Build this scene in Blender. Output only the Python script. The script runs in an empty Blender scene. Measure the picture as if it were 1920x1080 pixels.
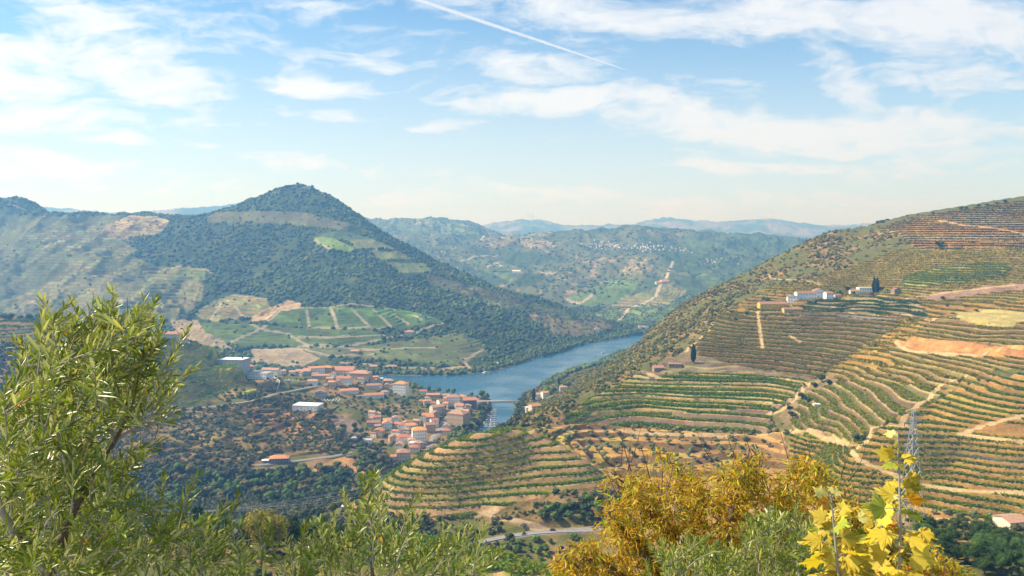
PREVIEW = False
import bpy, math, random, time
import numpy as np
T0 = time.time()
scene = bpy.context.scene
COL = scene.collection
R = math.radians

# ------------------------------------------------------------------ camera
F = 1440.0                      # focal length in pixels of the 1920 px wide photograph
HZ = 455.0                      # row of the horizon
H = 290.0                       # height of the viewpoint above the river
PITCH = math.atan((540.0 - HZ) / F)
cam_data = bpy.data.cameras.new("camera")
cam_data.sensor_width = 36.0
cam_data.lens = 36.0 * F / 1920.0
cam_data.clip_start = 0.1
cam_data.clip_end = 60000.0
cam = bpy.data.objects.new("camera", cam_data)
cam.location = (0, 0, H)
cam.rotation_euler = (R(90) - PITCH, 0, 0)
COL.objects.link(cam)
scene.camera = cam

# ------------------------------------------------------------------ world and sun
SUN_AZ = R(-86.0)               # to the left of the view direction (+Y)
SUN_EL = R(44.0)
world = bpy.data.worlds.new("World")
scene.world = world
world.use_nodes = True

def build_world():
    nt = world.node_tree
    N, L = nt.nodes, nt.links
    N.clear()
    out = N.new("ShaderNodeOutputWorld")
    bg = N.new("ShaderNodeBackground")
    bg.inputs["Strength"].default_value = 0.088
    L.new(bg.outputs[0], out.inputs["Surface"])
    sky = N.new("ShaderNodeTexSky")
    sky.sky_type = 'NISHITA'
    sky.sun_disc = False
    sky.sun_elevation = SUN_EL
    sky.sun_rotation = SUN_AZ
    sky.altitude = 400
    sky.air_density = 1.0
    sky.dust_density = 0.6
    sky.ozone_density = 2.0
    tc = N.new("ShaderNodeTexCoord")

    def math_(op, a, b=None, c=None, clamp=False):
        n = N.new("ShaderNodeMath"); n.operation = op; n.use_clamp = clamp
        for i, v in enumerate((a, b, c)):
            if v is None: continue
            if isinstance(v, (int, float)): n.inputs[i].default_value = v
            else: L.new(v, n.inputs[i])
        return n.outputs[0]
    sep = N.new("ShaderNodeSeparateXYZ")
    L.new(tc.outputs["Generated"], sep.inputs[0])
    x, y, z = sep.outputs
    ysafe = math_('MAXIMUM', y, 0.05)
    u = math_('DIVIDE', x, ysafe)            # tangent of the bearing
    v = math_('DIVIDE', z, ysafe)            # tangent of the elevation
    comb = N.new("ShaderNodeCombineXYZ")
    L.new(u, comb.inputs[0]); L.new(v, comb.inputs[1])
    # two scales of warp
    def noise(vec, sx, sy, scale, detail=5, rough=0.55, off=0.0, rot=0.0, dist=0.0):
        mp = N.new("ShaderNodeMapping"); L.new(vec, mp.inputs["Vector"])
        mp.inputs["Scale"].default_value = (sx, sy, 1); mp.inputs["Location"].default_value = (off, off * 0.7, off)
        mp.inputs["Rotation"].default_value = (0, 0, rot)
        n = N.new("ShaderNodeTexNoise"); n.inputs["Scale"].default_value = scale
        n.inputs["Detail"].default_value = detail; n.inputs["Roughness"].default_value = rough
        n.inputs["Distortion"].default_value = dist
        L.new(mp.outputs[0], n.inputs["Vector"])
        return n
    wn = noise(comb.outputs[0], 2.0, 5.0, 1.6, 4, 0.55, 3.1)
    wv = N.new("ShaderNodeVectorMath"); wv.operation = 'SUBTRACT'
    L.new(wn.outputs["Color"], wv.inputs[0]); wv.inputs[1].default_value = (0.5, 0.5, 0.5)
    wm = N.new("ShaderNodeVectorMath"); wm.operation = 'MULTIPLY'
    L.new(wv.outputs[0], wm.inputs[0]); wm.inputs[1].default_value = (0.22, 0.085, 0.0)
    wa = N.new("ShaderNodeVectorMath"); wa.operation = 'ADD'
    L.new(wm.outputs[0], wa.inputs[0]); L.new(comb.outputs[0], wa.inputs[1])
    warped = wa.outputs[0]
    # soft elliptical banks of cloud: px, py, half width, half height, slope, strength
    acc = None
    for (cx, cy, rx, ry, rot, w) in CLOUDS:
        mp = N.new("ShaderNodeMapping"); mp.vector_type = 'TEXTURE'
        L.new(warped, mp.inputs["Vector"])
        mp.inputs["Location"].default_value = ((cx - 960) / F, (HZ - cy) / F, 0)
        mp.inputs["Rotation"].default_value = (0, 0, R(rot))
        mp.inputs["Scale"].default_value = (rx / F, ry / F, 1)
        ln = N.new("ShaderNodeVectorMath"); ln.operation = 'LENGTH'; L.new(mp.outputs[0], ln.inputs[0])
        mr = N.new("ShaderNodeMapRange"); mr.interpolation_type = 'SMOOTHSTEP'
        L.new(ln.outputs["Value"], mr.inputs["Value"])
        mr.inputs["From Min"].default_value = 1.25; mr.inputs["From Max"].default_value = 0.25
        mr.inputs["To Min"].default_value = 0.0; mr.inputs["To Max"].default_value = w * .92
        acc = mr.outputs[0] if acc is None else math_('MAXIMUM', acc, mr.outputs[0])
    streak = noise(warped, 1.6, 9.0, 2.4, 8, 0.6, 7.7, R(-6), 0.3)
    wisps = noise(warped, 3.0, 8.0, 5.0, 9, 0.65, 1.3, R(10), 0.2)
    s1 = math_('SUBTRACT', streak.outputs["Fac"], 0.5)
    s2 = math_('SUBTRACT', wisps.outputs["Fac"], 0.5)
    dens = math_('ADD', acc, math_('MULTIPLY', s1, 2.4))
    dens = math_('ADD', dens, math_('MULTIPLY', s2, 2.3))
    mr = N.new("ShaderNodeMapRange"); mr.interpolation_type = 'SMOOTHSTEP'
    L.new(dens, mr.inputs["Value"])
    mr.inputs["From Min"].default_value = -0.3; mr.inputs["From Max"].default_value = 1.12
    cloud = mr.outputs[0]
    # pale veil towards the horizon
    veil = N.new("ShaderNodeMapRange"); veil.interpolation_type = 'SMOOTHSTEP'
    L.new(v, veil.inputs["Value"])
    veil.inputs["From Min"].default_value = 0.36; veil.inputs["From Max"].default_value = -0.02
    veil.inputs["To Min"].default_value = 0.0; veil.inputs["To Max"].default_value = 0.75
    cloud = math_('MAXIMUM', cloud, veil.outputs[0])
    cloud = math_('MULTIPLY', cloud, 0.93, clamp=True)
    # contrail: a thin band along a great circle, torn up at its older, wider end
    import mathutils
    def dir_of(px, py): return mathutils.Vector(((px - 960) / F, 1.0, (HZ - py) / F))
    a, b = dir_of(740, -6), dir_of(1206, 148)
    nrm = a.cross(b).normalized(); along = (b - a).normalized()
    dt = N.new("ShaderNodeVectorMath"); dt.operation = 'DOT_PRODUCT'
    cb2 = N.new("ShaderNodeCombineXYZ"); L.new(u, cb2.inputs[0]); cb2.inputs[1].default_value = 1.0; L.new(v, cb2.inputs[2])
    L.new(cb2.outputs[0], dt.inputs[0]); dt.inputs[1].default_value = nrm
    da = N.new("ShaderNodeVectorMath"); da.operation = 'DOT_PRODUCT'
    L.new(cb2.outputs[0], da.inputs[0]); da.inputs[1].default_value = along
    ta, tb = a.dot(along), b.dot(along)
    t = N.new("ShaderNodeMapRange"); L.new(da.outputs["Value"], t.inputs["Value"])
    t.inputs["From Min"].default_value = ta; t.inputs["From Max"].default_value = tb; t.clamp = False
    rag = noise(comb.outputs[0], 60, 60, 4.0, 4, 0.6, 2.0)
    dist = math_('ABSOLUTE', math_('ADD', dt.outputs["Value"], math_('MULTIPLY', math_('SUBTRACT', rag.outputs["Fac"], 0.5), 0.003)))
    wdt = math_('ADD', 0.0010, math_('MULTIPLY', math_('SUBTRACT', 1.0, t.outputs[0], clamp=True), 0.0032))
    core = math_('SUBTRACT', 1.0, math_('DIVIDE', dist, wdt), clamp=True)
    fade = N.new("ShaderNodeMapRange"); L.new(t.outputs[0], fade.inputs["Value"])
    fade.inputs["From Min"].default_value = 1.0; fade.inputs["From Max"].default_value = 0.85
    fade.inputs["To Min"].default_value = 0.0; fade.inputs["To Max"].default_value = 0.9
    trail = math_('MULTIPLY', math_('POWER', core, 0.6), fade.outputs[0])
    cloud = math_('MAXIMUM', cloud, math_('MULTIPLY', trail, 0.9))
    # sky tint
    hue = N.new("ShaderNodeMix"); hue.data_type = 'RGBA'; hue.blend_type = 'MULTIPLY'; hue.inputs["Factor"].default_value = 1.0
    L.new(sky.outputs[0], hue.inputs["A"]); hue.inputs["B"].default_value = SKY_TINT
    # warm white near the sun, cooler and greyer away from it
    side = N.new("ShaderNodeMapRange"); L.new(u, side.inputs["Value"])
    side.inputs["From Min"].default_value = -0.7; side.inputs["From Max"].default_value = 0.7
    cm = N.new("ShaderNodeMix"); cm.data_type = 'RGBA'
    L.new(side.outputs[0], cm.inputs["Factor"])
    cm.inputs["A"].default_value = (7.5, 7.55, 7.4, 1); cm.inputs["B"].default_value = (6.2, 6.45, 6.9, 1)
    mx = N.new("ShaderNodeMix"); mx.data_type = 'RGBA'
    L.new(cloud, mx.inputs["Factor"]); L.new(hue.outputs["Result"], mx.inputs["A"]); L.new(cm.outputs["Result"], mx.inputs["B"])
    L.new(mx.outputs["Result"], bg.inputs["Color"])

SKY_TINT = (0.72, 1.05, 1.2, 1)
CLOUDS = [
    (40, 120, 260, 90, 2, 1.0), (230, 120, 250, 75, -22, 1.0), (150, 30, 160, 50, -25, .8), (60, 210, 300, 60, 0, .75),
    (560, 152, 110, 32, -10, .85), (690, 118, 90, 16, 0, .35), (690, 210, 150, 18, 0, .6), (850, 240, 110, 18, 0, .7),
    (560, 15, 130, 18, 0, .4), (1000, 140, 170, 34, -8, .85), (1120, 205, 330, 42, -4, 1.0), (1400, 238, 460, 56, -5, 1.0),
    (1700, 240, 360, 46, 0, 1.0), (1850, 255, 200, 34, 0, .9), (1200, 50, 280, 40, -6, .9), (1450, 35, 300, 55, 2, 1.0), (1690, 40, 170, 70, 0, .95),
    (1560, 160, 160, 40, -38, .95), (1800, 150, 230, 40, 0, .75), (1840, 60, 200, 100, 0, .65), (1700, 120, 90, 90, 0, .7), (1450, 312, 290, 20, 0, .75),
    (1750, 320, 260, 40, 3, .7), (300, 265, 420, 16, -6, .6), (200, 320, 500, 44, -5, .75), (600, 310, 420, 24, -6, .75),
    (1000, 370, 600, 40, -2, .8), (1400, 375, 400, 36, 0, .7), (1640, 380, 300, 30, 0, .6), (1330, 352, 60, 8, 0, .4),
]
build_world()
sun_data = bpy.data.lights.new("sun", 'SUN')
sun_data.energy = 5.0
sun_data.angle = R(0.53)
sun_data.color = (1.0, 0.91, 0.77)
sun = bpy.data.objects.new("sun", sun_data)
COL.objects.link(sun)
import mathutils
sd = mathutils.Vector((math.sin(SUN_AZ) * math.cos(SUN_EL), math.cos(SUN_AZ) * math.cos(SUN_EL), math.sin(SUN_EL)))
sun.rotation_euler = sd.to_track_quat('Z', 'Y').to_euler()
sun.location = (-300, 200, 900)
vs = scene.view_settings
vs.view_transform = 'Standard'; vs.look = 'None'; vs.gamma = 1.0; vs.exposure = 0.74
vs.use_curve_mapping = False
# ------------------------------------------------------------------ helpers
rng = np.random.default_rng(7)
random.seed(7)
CP, SP = math.cos(PITCH), math.sin(PITCH)

def project(x, y, z):
    dz = z - H
    zf = y * CP - dz * SP
    up = y * SP + dz * CP
    return 960 + F * x / zf, 540 - F * up / zf

def ray(px, py):
    a, b = (px - 960) / F, (540 - py) / F
    return a, CP + b * SP, b * CP - SP          # x, y, z

def unproject(px, py, Y):
    rx, ry, rz = ray(px, py)
    return rx / ry * Y, Y, H + rz / ry * Y

def _hash(ix, iy, seed):
    h = (ix.astype(np.uint32) * np.uint32(374761393) + iy.astype(np.uint32) * np.uint32(668265263) + np.uint32((seed * 362437 + 12345) & 0xffffffff))
    h = (h ^ (h >> np.uint32(13))) * np.uint32(1274126177)
    h = h ^ (h >> np.uint32(16))
    return h.astype(np.float32) / np.float32(4294967295.0)

def vnoise(x, y, seed=0):
    x = np.asarray(x, dtype=np.float32); y = np.asarray(y, dtype=np.float32)
    fx, fy = np.floor(x), np.floor(y)
    ix, iy = fx.astype(np.int64), fy.astype(np.int64)
    tx, ty = x - fx, y - fy
    tx = tx * tx * (3 - 2 * tx); ty = ty * ty * (3 - 2 * ty)
    a = _hash(ix, iy, seed); b = _hash(ix + 1, iy, seed); c = _hash(ix, iy + 1, seed); d = _hash(ix + 1, iy + 1, seed)
    return (a + (b - a) * tx) * (1 - ty) + (c + (d - c) * tx) * ty

def fbm(x, y, octaves=4, seed=0, gain=0.5):
    s = 0.0; amp = 1.0; tot = 0.0
    for o in range(octaves):
        s = s + amp * (vnoise(x, y, seed + o * 17) - 0.5); tot += amp
        x = x * 2.03 + 11.3; y = y * 2.03 + 5.1; amp *= gain
    return s / tot * 2.0            # about -1..1

def smooth(a, b, x):
    t = np.clip((x - a) / (b - a), 0, 1)
    return t * t * (3 - 2 * t)

# ------------------------------------------------------------------ terrain control points: px, py, distance ahead of the viewpoint
CTRL = []
def cpt(*pts):
    for p in pts: CTRL.append((p[0], unproject(*p)[1], unproject(*p)[2]))
def cz(*pts):                       # px, distance, height
    for p in pts: CTRL.append(p)
# near slope under the viewpoint (the ground itself stays below the frame)
for px in (-300, 100, 500, 960, 1400, 1800, 2220):
    cz((px, 12, 286), (px, 30, 274), (px, 80, 240), (px, 180, 192))
cz((-300, 330, 190), (100, 330, 168), (450, 300, 170), (600, 320, 163), (960, 280, 152), (1400, 300, 156), (1600, 300, 172), (1710, 300, 177), (1850, 300, 174), (2000, 310, 171), (2220, 320, 168))
cpt((600, 1010, 430), (700, 995, 440), (760, 1005, 430), (850, 1015, 400), (950, 1045, 370), (1050, 1075, 350), (620, 1050, 370), (750, 1060, 340), (880, 1060, 345))
cz((700, 500, 98), (850, 480, 84), (1000, 450, 78), (1100, 430, 84), (1300, 420, 100), (600, 520, 88), (450, 520, 80), (250, 520, 88), (0, 520, 95), (-300, 520, 110))
# tributary valley and the scrubby slope under the town
cpt((600, 965, 760), (450, 950, 760), (300, 950, 740), (100, 950, 730), (-200, 950, 730), (640, 940, 800))
cz((650, 620, 66), (450, 620, 60), (200, 620, 60), (-200, 620, 70), (660, 700, 30))
cpt((520, 868, 930), (440, 872, 900), (600, 862, 950), (655, 850, 975), (330, 875, 870), (200, 880, 840), (0, 880, 830), (-300, 880, 820),
    (520, 900, 870), (400, 910, 850), (250, 915, 810), (620, 905, 880), (680, 890, 910),
    (500, 800, 1060), (400, 805, 1010), (300, 820, 960), (150, 820, 930), (600, 815, 1040), (640, 845, 1000), (0, 800, 930), (-300, 790, 930),
    (330, 768, 1090), (420, 758, 1110), (490, 746, 1130), (250, 772, 1070), (150, 770, 1060), (550, 775, 1120),
    (400, 735, 1150), (470, 738, 1165), (330, 725, 1110), (300, 690, 1130), (250, 660, 1120), (150, 680, 1080), (0, 700, 1040), (-300, 700, 1040),
    (0, 598, 1200), (60, 600, 1210), (130, 606, 1210), (200, 612, 1220), (260, 622, 1220), (320, 634, 1230), (365, 645, 1240), (400, 660, 1250), (440, 685, 1240), (480, 716, 1220), (-300, 590, 1200),
    (520, 735, 1210))
# town plateau and river front
cpt((430, 690, 1330), (480, 700, 1330), (560, 700, 1360), (600, 700, 1370), (650, 700, 1390), (690, 705, 1410), (620, 712, 1320), (560, 730, 1260), (600, 742, 1230), (620, 760, 1180), (570, 770, 1160), (655, 770, 1150),
    (690, 745, 1290), (740, 735, 1330), (750, 742, 1370), (700, 770, 1200), (780, 760, 1280), (850, 752, 1370), (890, 755, 1360),
    (700, 805, 1110), (740, 800, 1130), (800, 790, 1170), (850, 790, 1190), (870, 770, 1260), (700, 850, 1020), (760, 860, 1010), (800, 845, 1030), (820, 830, 1060), (760, 830, 1060), (650, 880, 950), (730, 890, 940), (900, 765, 1310), (650, 795, 1120))
cz((400, 1450, 30), (560, 1480, 26), (650, 1480, 22), (300, 1450, 35), (100, 1450, 60), (-300, 1450, 60))
# river bed guide
for px in (-300, 0, 300): cz((px, 1600, 2), (px, 1750, 0))
cz((500, 1640, 0), (700, 1620, 0), (850, 1550, 0), (950, 1500, 0), (1000, 1700, 0), (1150, 2000, 0), (1250, 2280, 0), (1400, 2350, 0), (1700, 2400, 0), (2220, 2450, 0),
   (920, 1200, 0), (900, 1120, 0), (830, 1020, 2), (780, 940, 4), (720, 860, 8), (680, 780, 14))
# right bank of the small river with its houses
cpt((985, 790, 1150), (1000, 760, 1260), (1010, 742, 1380), (1050, 728, 1380), (960, 805, 1120), (1020, 770, 1150), (1060, 722, 1330), (1093, 710, 1290), (1127, 693, 1270), (1160, 670, 1260), (1193, 650, 1265), (1217, 623, 1290), (1250, 592, 1310), (1300, 562, 1330), (1340, 538, 1340))
cpt((1000, 795, 1010), (1040, 760, 1080), (1100, 722, 1050), (1200, 660, 1090))
# spur with curved terraces
cpt((640, 950, 640), (700, 932, 620), (720, 905, 632), (760, 876, 640), (820, 846, 655), (860, 832, 665), (900, 816, 680), (950, 812, 700), (1000, 812, 715), (1000, 787, 760), (1050, 845, 680), (1100, 872, 660), (1140, 890, 655),
    (900, 900, 630), (900, 965, 594), (850, 965, 592), (780, 955, 598), (1000, 860, 668), (1000, 920, 622), (1000, 950, 602), (1100, 915, 628), (1140, 905, 640), (800, 900, 622), (1060, 950, 580), (1130, 960, 570),
    (860, 982, 578), (700, 960, 600), (900, 1015, 545), (1000, 1000, 553), (1100, 992, 560), (960, 975, 570))
cz((700, 700, 60), (760, 735, 60), (820, 760, 65), (860, 790, 70), (900, 800, 82), (940, 840, 80), (640, 700, 40))
cz((900, 900, 50), (940, 950, 50), (850, 880, 30), (700, 760, 35))
# vineyard fan, groves, right-hand hillside
cpt((1003, 783, 765), (1060, 760, 800), (1110, 737, 850), (1160, 715, 885), (1193, 692, 920), (1247, 670, 945), (1293, 647, 975), (1340, 620, 1010),
    (1100, 800, 762), (1100, 840, 715), (1200, 760, 820), (1200, 800, 765), (1200, 850, 705), (1300, 705, 885), (1300, 750, 820), (1300, 800, 760), (1300, 850, 700), (1400, 700, 880), (1400, 760, 800), (1400, 800, 755), (1400, 850, 700), (1450, 720, 850), (1500, 735, 815), (1480, 790, 750), (1480, 850, 680), (1450, 930, 590), (1300, 930, 610), (1200, 930, 620), (1350, 980, 540),
    (1300, 650, 965), (1400, 650, 950), (1500, 680, 880), (1400, 600, 1020), (1500, 600, 1000), (1600, 600, 990), (1400, 580, 1070), (1480, 566, 1100), (1560, 563, 1095), (1550, 680, 860), (1600, 650, 890), (1520, 715, 835), (1650, 640, 890),
    (1620, 548, 1130), (1700, 560, 1050), (1800, 560, 1010), (1900, 545, 1010), (1500, 520, 1190), (1600, 490, 1230), (1700, 490, 1180), (1800, 490, 1120), (1900, 480, 1100), (1700, 440, 1290), (1800, 440, 1220), (1900, 430, 1190),
    (1700, 600, 940), (1800, 600, 890), (1900, 600, 850), (1700, 660, 830), (1800, 660, 790), (1900, 660, 750), (1600, 700, 820), (1700, 710, 760), (1560, 770, 720), (1620, 740, 745), (1800, 710, 715), (1900, 720, 665), (1540, 800, 690))
# nose of the nearest spur on the right
cpt((1700, 772, 648), (1655, 808, 618), (1615, 848, 590), (1585, 885, 572), (1600, 800, 662), (1550, 840, 668), (1500, 880, 655), (1525, 905, 590), (1560, 950, 548), (1700, 850, 582), (1700, 900, 556), (1700, 960, 530),
    (1750, 780, 645), (1800, 800, 615), (1800, 870, 575), (1800, 950, 525), (1900, 780, 610), (1900, 860, 565), (1900, 960, 515), (1900, 1000, 490), (1720, 990, 500), (1800, 1010, 470), (1600, 990, 500))
cz((1500, 480, 100), (1700, 430, 108), (1900, 420, 116), (2220, 450, 120), (1710, 360, 150), (1900, 360, 150))
# skyline of the right-hand hillside
SK = [(1340, 538, 1350), (1400, 510, 1370), (1450, 482, 1390), (1500, 458, 1410), (1560, 432, 1430), (1620, 426, 1440), (1650, 417, 1450), (1700, 405, 1460), (1800, 390, 1470), (1850, 381, 1475), (1920, 371, 1480), (2220, 330, 1500)]
cpt(*SK)
cpt((1400, 545, 1240), (1450, 520, 1270), (1530, 470, 1350), (1600, 450, 1370), (1380, 560, 1150))
for (px, py, Y) in SK + [(1217, 623, 1290), (1250, 592, 1310), (1300, 562, 1330), (1160, 670, 1260)]:
    z = unproject(px, py, Y)[2]
    cz((px, Y * 1.08, z - 35), (px, Y * 1.2, z * 0.62 - 10), (px, Y * 1.38, z * 0.25 - 5))
cpt((2220, 420, 1200), (2220, 540, 950), (2220, 660, 720), (2220, 780, 580), (2220, 900, 520))
# hill across the river
OP = [(385, 404, 3000), (420, 390, 2980), (445, 382, 2960), (490, 368, 2930), (530, 355, 2910), (570, 349, 2900), (592, 358, 2890), (620, 372, 2880), (650, 392, 2860), (680, 412, 2840), (720, 440, 2810), (760, 462, 2780), (800, 482, 2750), (850, 500, 2720), (900, 523, 2690), (950, 546, 2650), (1000, 561, 2620), (1050, 576, 2590), (1100, 591, 2560), (1150, 603, 2530), (1180, 614, 2490), (1208, 621, 2460)]
OPL = [(-300, 372, 3000), (-60, 385, 3000), (0, 379, 3000), (40, 375, 3000), (70, 382, 3010), (110, 402, 3050), (170, 403, 3100), (230, 406, 3100), (290, 402, 3050), (340, 404, 3020)]
cpt(*OP); cpt(*OPL)
for (px, py, Y) in OP + OPL:
    z = unproject(px, py, Y)[2]
    cz((px, Y * 1.1, z - 90), (px, Y * 1.25, max(20, z * 0.45)))
cpt((1150, 634, 2330), (1120, 641, 2245), (1080, 650, 2140), (1050, 662, 2015), (1000, 673, 1915), (950, 690, 1776), (900, 701, 1697), (850, 704, 1677), (790, 705, 1670), (700, 703, 1683), (600, 700, 1704))
cpt((700, 680, 1760), (800, 680, 1760), (900, 675, 1800), (1000, 645, 2010), (1100, 625, 2290), (600, 670, 1790), (500, 655, 1850), (400, 655, 1850), (300, 640, 1900),
    (700, 640, 1900), (800, 630, 1930), (900, 620, 2030), (1000, 605, 2250), (700, 580, 2060), (600, 585, 2030), (500, 605, 1980), (800, 590, 2080), (900, 580, 2250), (400, 610, 1960), (560, 570, 2080),
    (700, 500, 2380), (800, 530, 2380), (600, 500, 2380), (500, 500, 2420), (600, 440, 2610), (700, 455, 2560), (500, 440, 2620), (420, 460, 2580), (380, 500, 2450), (450, 545, 2230), (350, 570, 2140), (330, 620, 1950), (560, 400, 2760), (480, 400, 2790), (640, 420, 2700),
    (280, 540, 2230), (230, 590, 2040), (330, 520, 2350), (260, 460, 2620), (240, 420, 2880), (150, 500, 2450), (100, 560, 2250), (50, 600, 2080), (0, 550, 2300), (100, 450, 2700), (0, 450, 2720), (30, 500, 2500), (180, 540, 2300), (-300, 450, 2700), (-300, 550, 2300), (200, 470, 2600))
# far country up the river
FA = [(640, 408, 6200), (690, 407, 6200), (760, 413, 6200), (830, 409, 6200), (880, 418, 6200), (930, 431, 6100)]
FB = [(980, 446, 5200), (1040, 433, 5100), (1100, 430, 5000), (1150, 428, 5000), (1220, 429, 5000), (1300, 432, 5000), (1350, 440, 5000), (1400, 441, 5000), (1470, 447, 5000), (1520, 449, 5000), (1600, 447, 5000), (1900, 445, 5000), (2220, 445, 5000)]
cpt(*FA); cpt(*FB)
for (px, py, Y) in FA + FB: cz((px, Y * 1.12, max(120, unproject(px, py, Y)[2] - 110)), (px, Y * 1.3, 150))
cpt((700, 440, 5300), (800, 450, 4900), (900, 445, 5200), (800, 480, 4200), (850, 495, 3900), (900, 480, 4300), (870, 455, 4900), (1000, 470, 4400), (950, 500, 3900), (1000, 540, 3400), (950, 530, 3500), (1100, 460, 4500), (1100, 500, 3900), (1050, 550, 3300), (1100, 560, 3200), (1130, 590, 2950),
    (1200, 455, 4600), (1200, 500, 3800), (1200, 540, 3400), (1180, 580, 3050), (1160, 598, 2850), (1200, 606, 2750), (1250, 580, 2950), (1300, 540, 3300), (1300, 500, 3700), (1300, 460, 4500), (1400, 500, 3700), (1400, 460, 4500), (1500, 480, 4200), (1260, 520, 3500), (1150, 540, 3500), (1230, 590, 2800), (1300, 560, 3000))
cz((1500, 3000, 60), (1800, 3000, 60), (1800, 3800, 160), (2220, 3000, 60), (1300, 2700, 20), (900, 3100, 60), (700, 3600, 100), (400, 3800, 120), (100, 3900, 120), (-300, 3900, 120), (1500, 2650, 10), (1000, 2900, 60))
for px in (-300, 0, 300, 500): cz((px, 5000, 150), (px, 6200, 160))
D1 = [(-300, 395, 9000), (60, 388, 9000), (110, 390, 9000), (160, 396, 9000), (220, 403, 9000), (280, 400, 9000), (330, 393, 9000), (400, 390, 9000), (425, 383, 9000), (450, 377, 9000), (520, 372, 9000), (600, 385, 9000), (680, 405, 9500), (800, 425, 11000), (900, 428, 12000), (930, 418, 12500), (970, 413, 12500), (1000, 411, 12500), (1030, 418, 12500), (1070, 425, 12500), (1110, 424, 12500), (1150, 418, 12500), (1180, 420, 12500), (1240, 409, 12500), (1290, 413, 12500), (1330, 416, 12500), (1380, 412, 12500), (1400, 414, 12500), (1445, 410, 12500), (1500, 420, 12500), (1560, 423, 12500), (1610, 418, 12500), (1640, 419, 12500), (1800, 422, 12500), (2220, 420, 12500)]
cpt(*D1)
for (px, py, Y) in D1: cz((px, Y * 1.15, 250), (px, Y * 0.8, 130 if 960 > px else 200))
for (px, py, Y) in D1[8:]: cpt((px, py + 14, Y * 0.92)) if px > 900 else None

def rbf_fit():
    c = np.array(CTRL, dtype=np.float64)
    P = np.stack([(c[:, 0] - 960) / F, np.log(c[:, 1])], 1)
    d = np.sqrt(((P[:, None] - P[None]) ** 2).sum(-1) + 0.006 ** 2)
    n = len(c)
    A = np.zeros((n + 3, n + 3)); A[:n, :n] = d + np.eye(n) * -1e-4
    A[:n, n] = 1; A[:n, n + 1:] = P; A[n, :n] = 1; A[n + 1:, :n] = P.T
    b = np.zeros(n + 3); b[:n] = c[:, 2]
    return P, np.linalg.solve(A, b)
P_, W_ = rbf_fit()

def rbf_eval(u, v):
    out = W_[-3] + W_[-2] * u + W_[-1] * v
    for i in range(len(P_)):
        out += W_[i] * np.sqrt((u - P_[i, 0]) ** 2 + (v - P_[i, 1]) ** 2 + 0.006 ** 2)
    return out

# ------------------------------------------------------------------ grid: columns share a bearing, rings share a distance
def ring_list():
    segs = [(3, 330, 80), (330, 480, 150), (480, 900, 640), (900, 1500, 460), (1500, 3150, 430), (3150, 6400, 190), (6400, 15000, 90)]
    if PREVIEW: segs = [(a, b, n // 3) for a, b, n in segs]
    ys = []
    for a, b, n in segs: ys.append(np.exp(np.linspace(math.log(a), math.log(b), n, endpoint=False)))
    return np.concatenate(ys + [[15000.0]])
YS = ring_list()
NX = 560 if PREVIEW else 1340
XS = np.linspace(-190, 2110, NX)                # bearings written as photograph columns on the horizon
US = (XS - 960) / F
U, Yg = np.meshgrid(US, YS)
NR = len(YS)
Xg = U * Yg * 1.0
# coarse solve of the smooth surface, then bilinear refinement
cu = np.linspace(US[0], US[-1], 420); cv = np.linspace(math.log(YS[0]), math.log(YS[-1]), 560)
CU, CV = np.meshgrid(cu, cv)
CZ = rbf_eval(CU, CV)
def coarse(u, v):
    a = (u - cu[0]) / (cu[1] - cu[0]); b = (v - cv[0]) / (cv[1] - cv[0])
    i = np.clip(a.astype(int), 0, len(cu) - 2); j = np.clip(b.astype(int), 0, len(cv) - 2)
    fa, fb = a - i, b - j
    return (CZ[j, i] * (1 - fa) + CZ[j, i + 1] * fa) * (1 - fb) + (CZ[j + 1, i] * (1 - fa) + CZ[j + 1, i + 1] * fa) * fb
Z = coarse(U, np.log(Yg))
Z = np.minimum(Z, np.where(Yg < 120, 288.3 - 0.5 * Yg + 0.25 * smooth(60, 120, Yg) * Yg, 1e9))
# relief: ridges and gullies that grow with distance
n1 = fbm(Xg / 260, Yg / 260, 4, 1); n2 = fbm(Xg / 75, Yg / 75, 4, 5); n3 = fbm(Xg / 18, Yg / 18, 3, 9)
rid = 1 - 2 * np.abs(fbm(Xg / 520 + 3.3, Yg / 700, 4, 23))
rid2 = 1 - 2 * np.abs(fbm(Xg / 150 + 1.3, Yg / 260, 4, 29))
far = smooth(1600, 2200, Yg); vfar = smooth(3000, 3800, Yg); land = smooth(8, 60, Z); mid = smooth(560, 1000, Yg)
left = smooth(-.35, -.5, U)
Z = Z + n1 * (1.5 + 2.5 * mid + 9 * far * land + 20 * vfar) + n2 * (0.5 + 0.8 * mid + 6.0 * far * land + 5 * vfar) + n3 * (0.15 + 0.3 * mid + .5 * far)
Z = Z + far * land * (rid - 0.6) * (10 + 30 * left * (1 - vfar) + 26 * vfar) + far * land * (rid2 - 0.6) * (11 + 10 * left + 8 * vfar)

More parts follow.
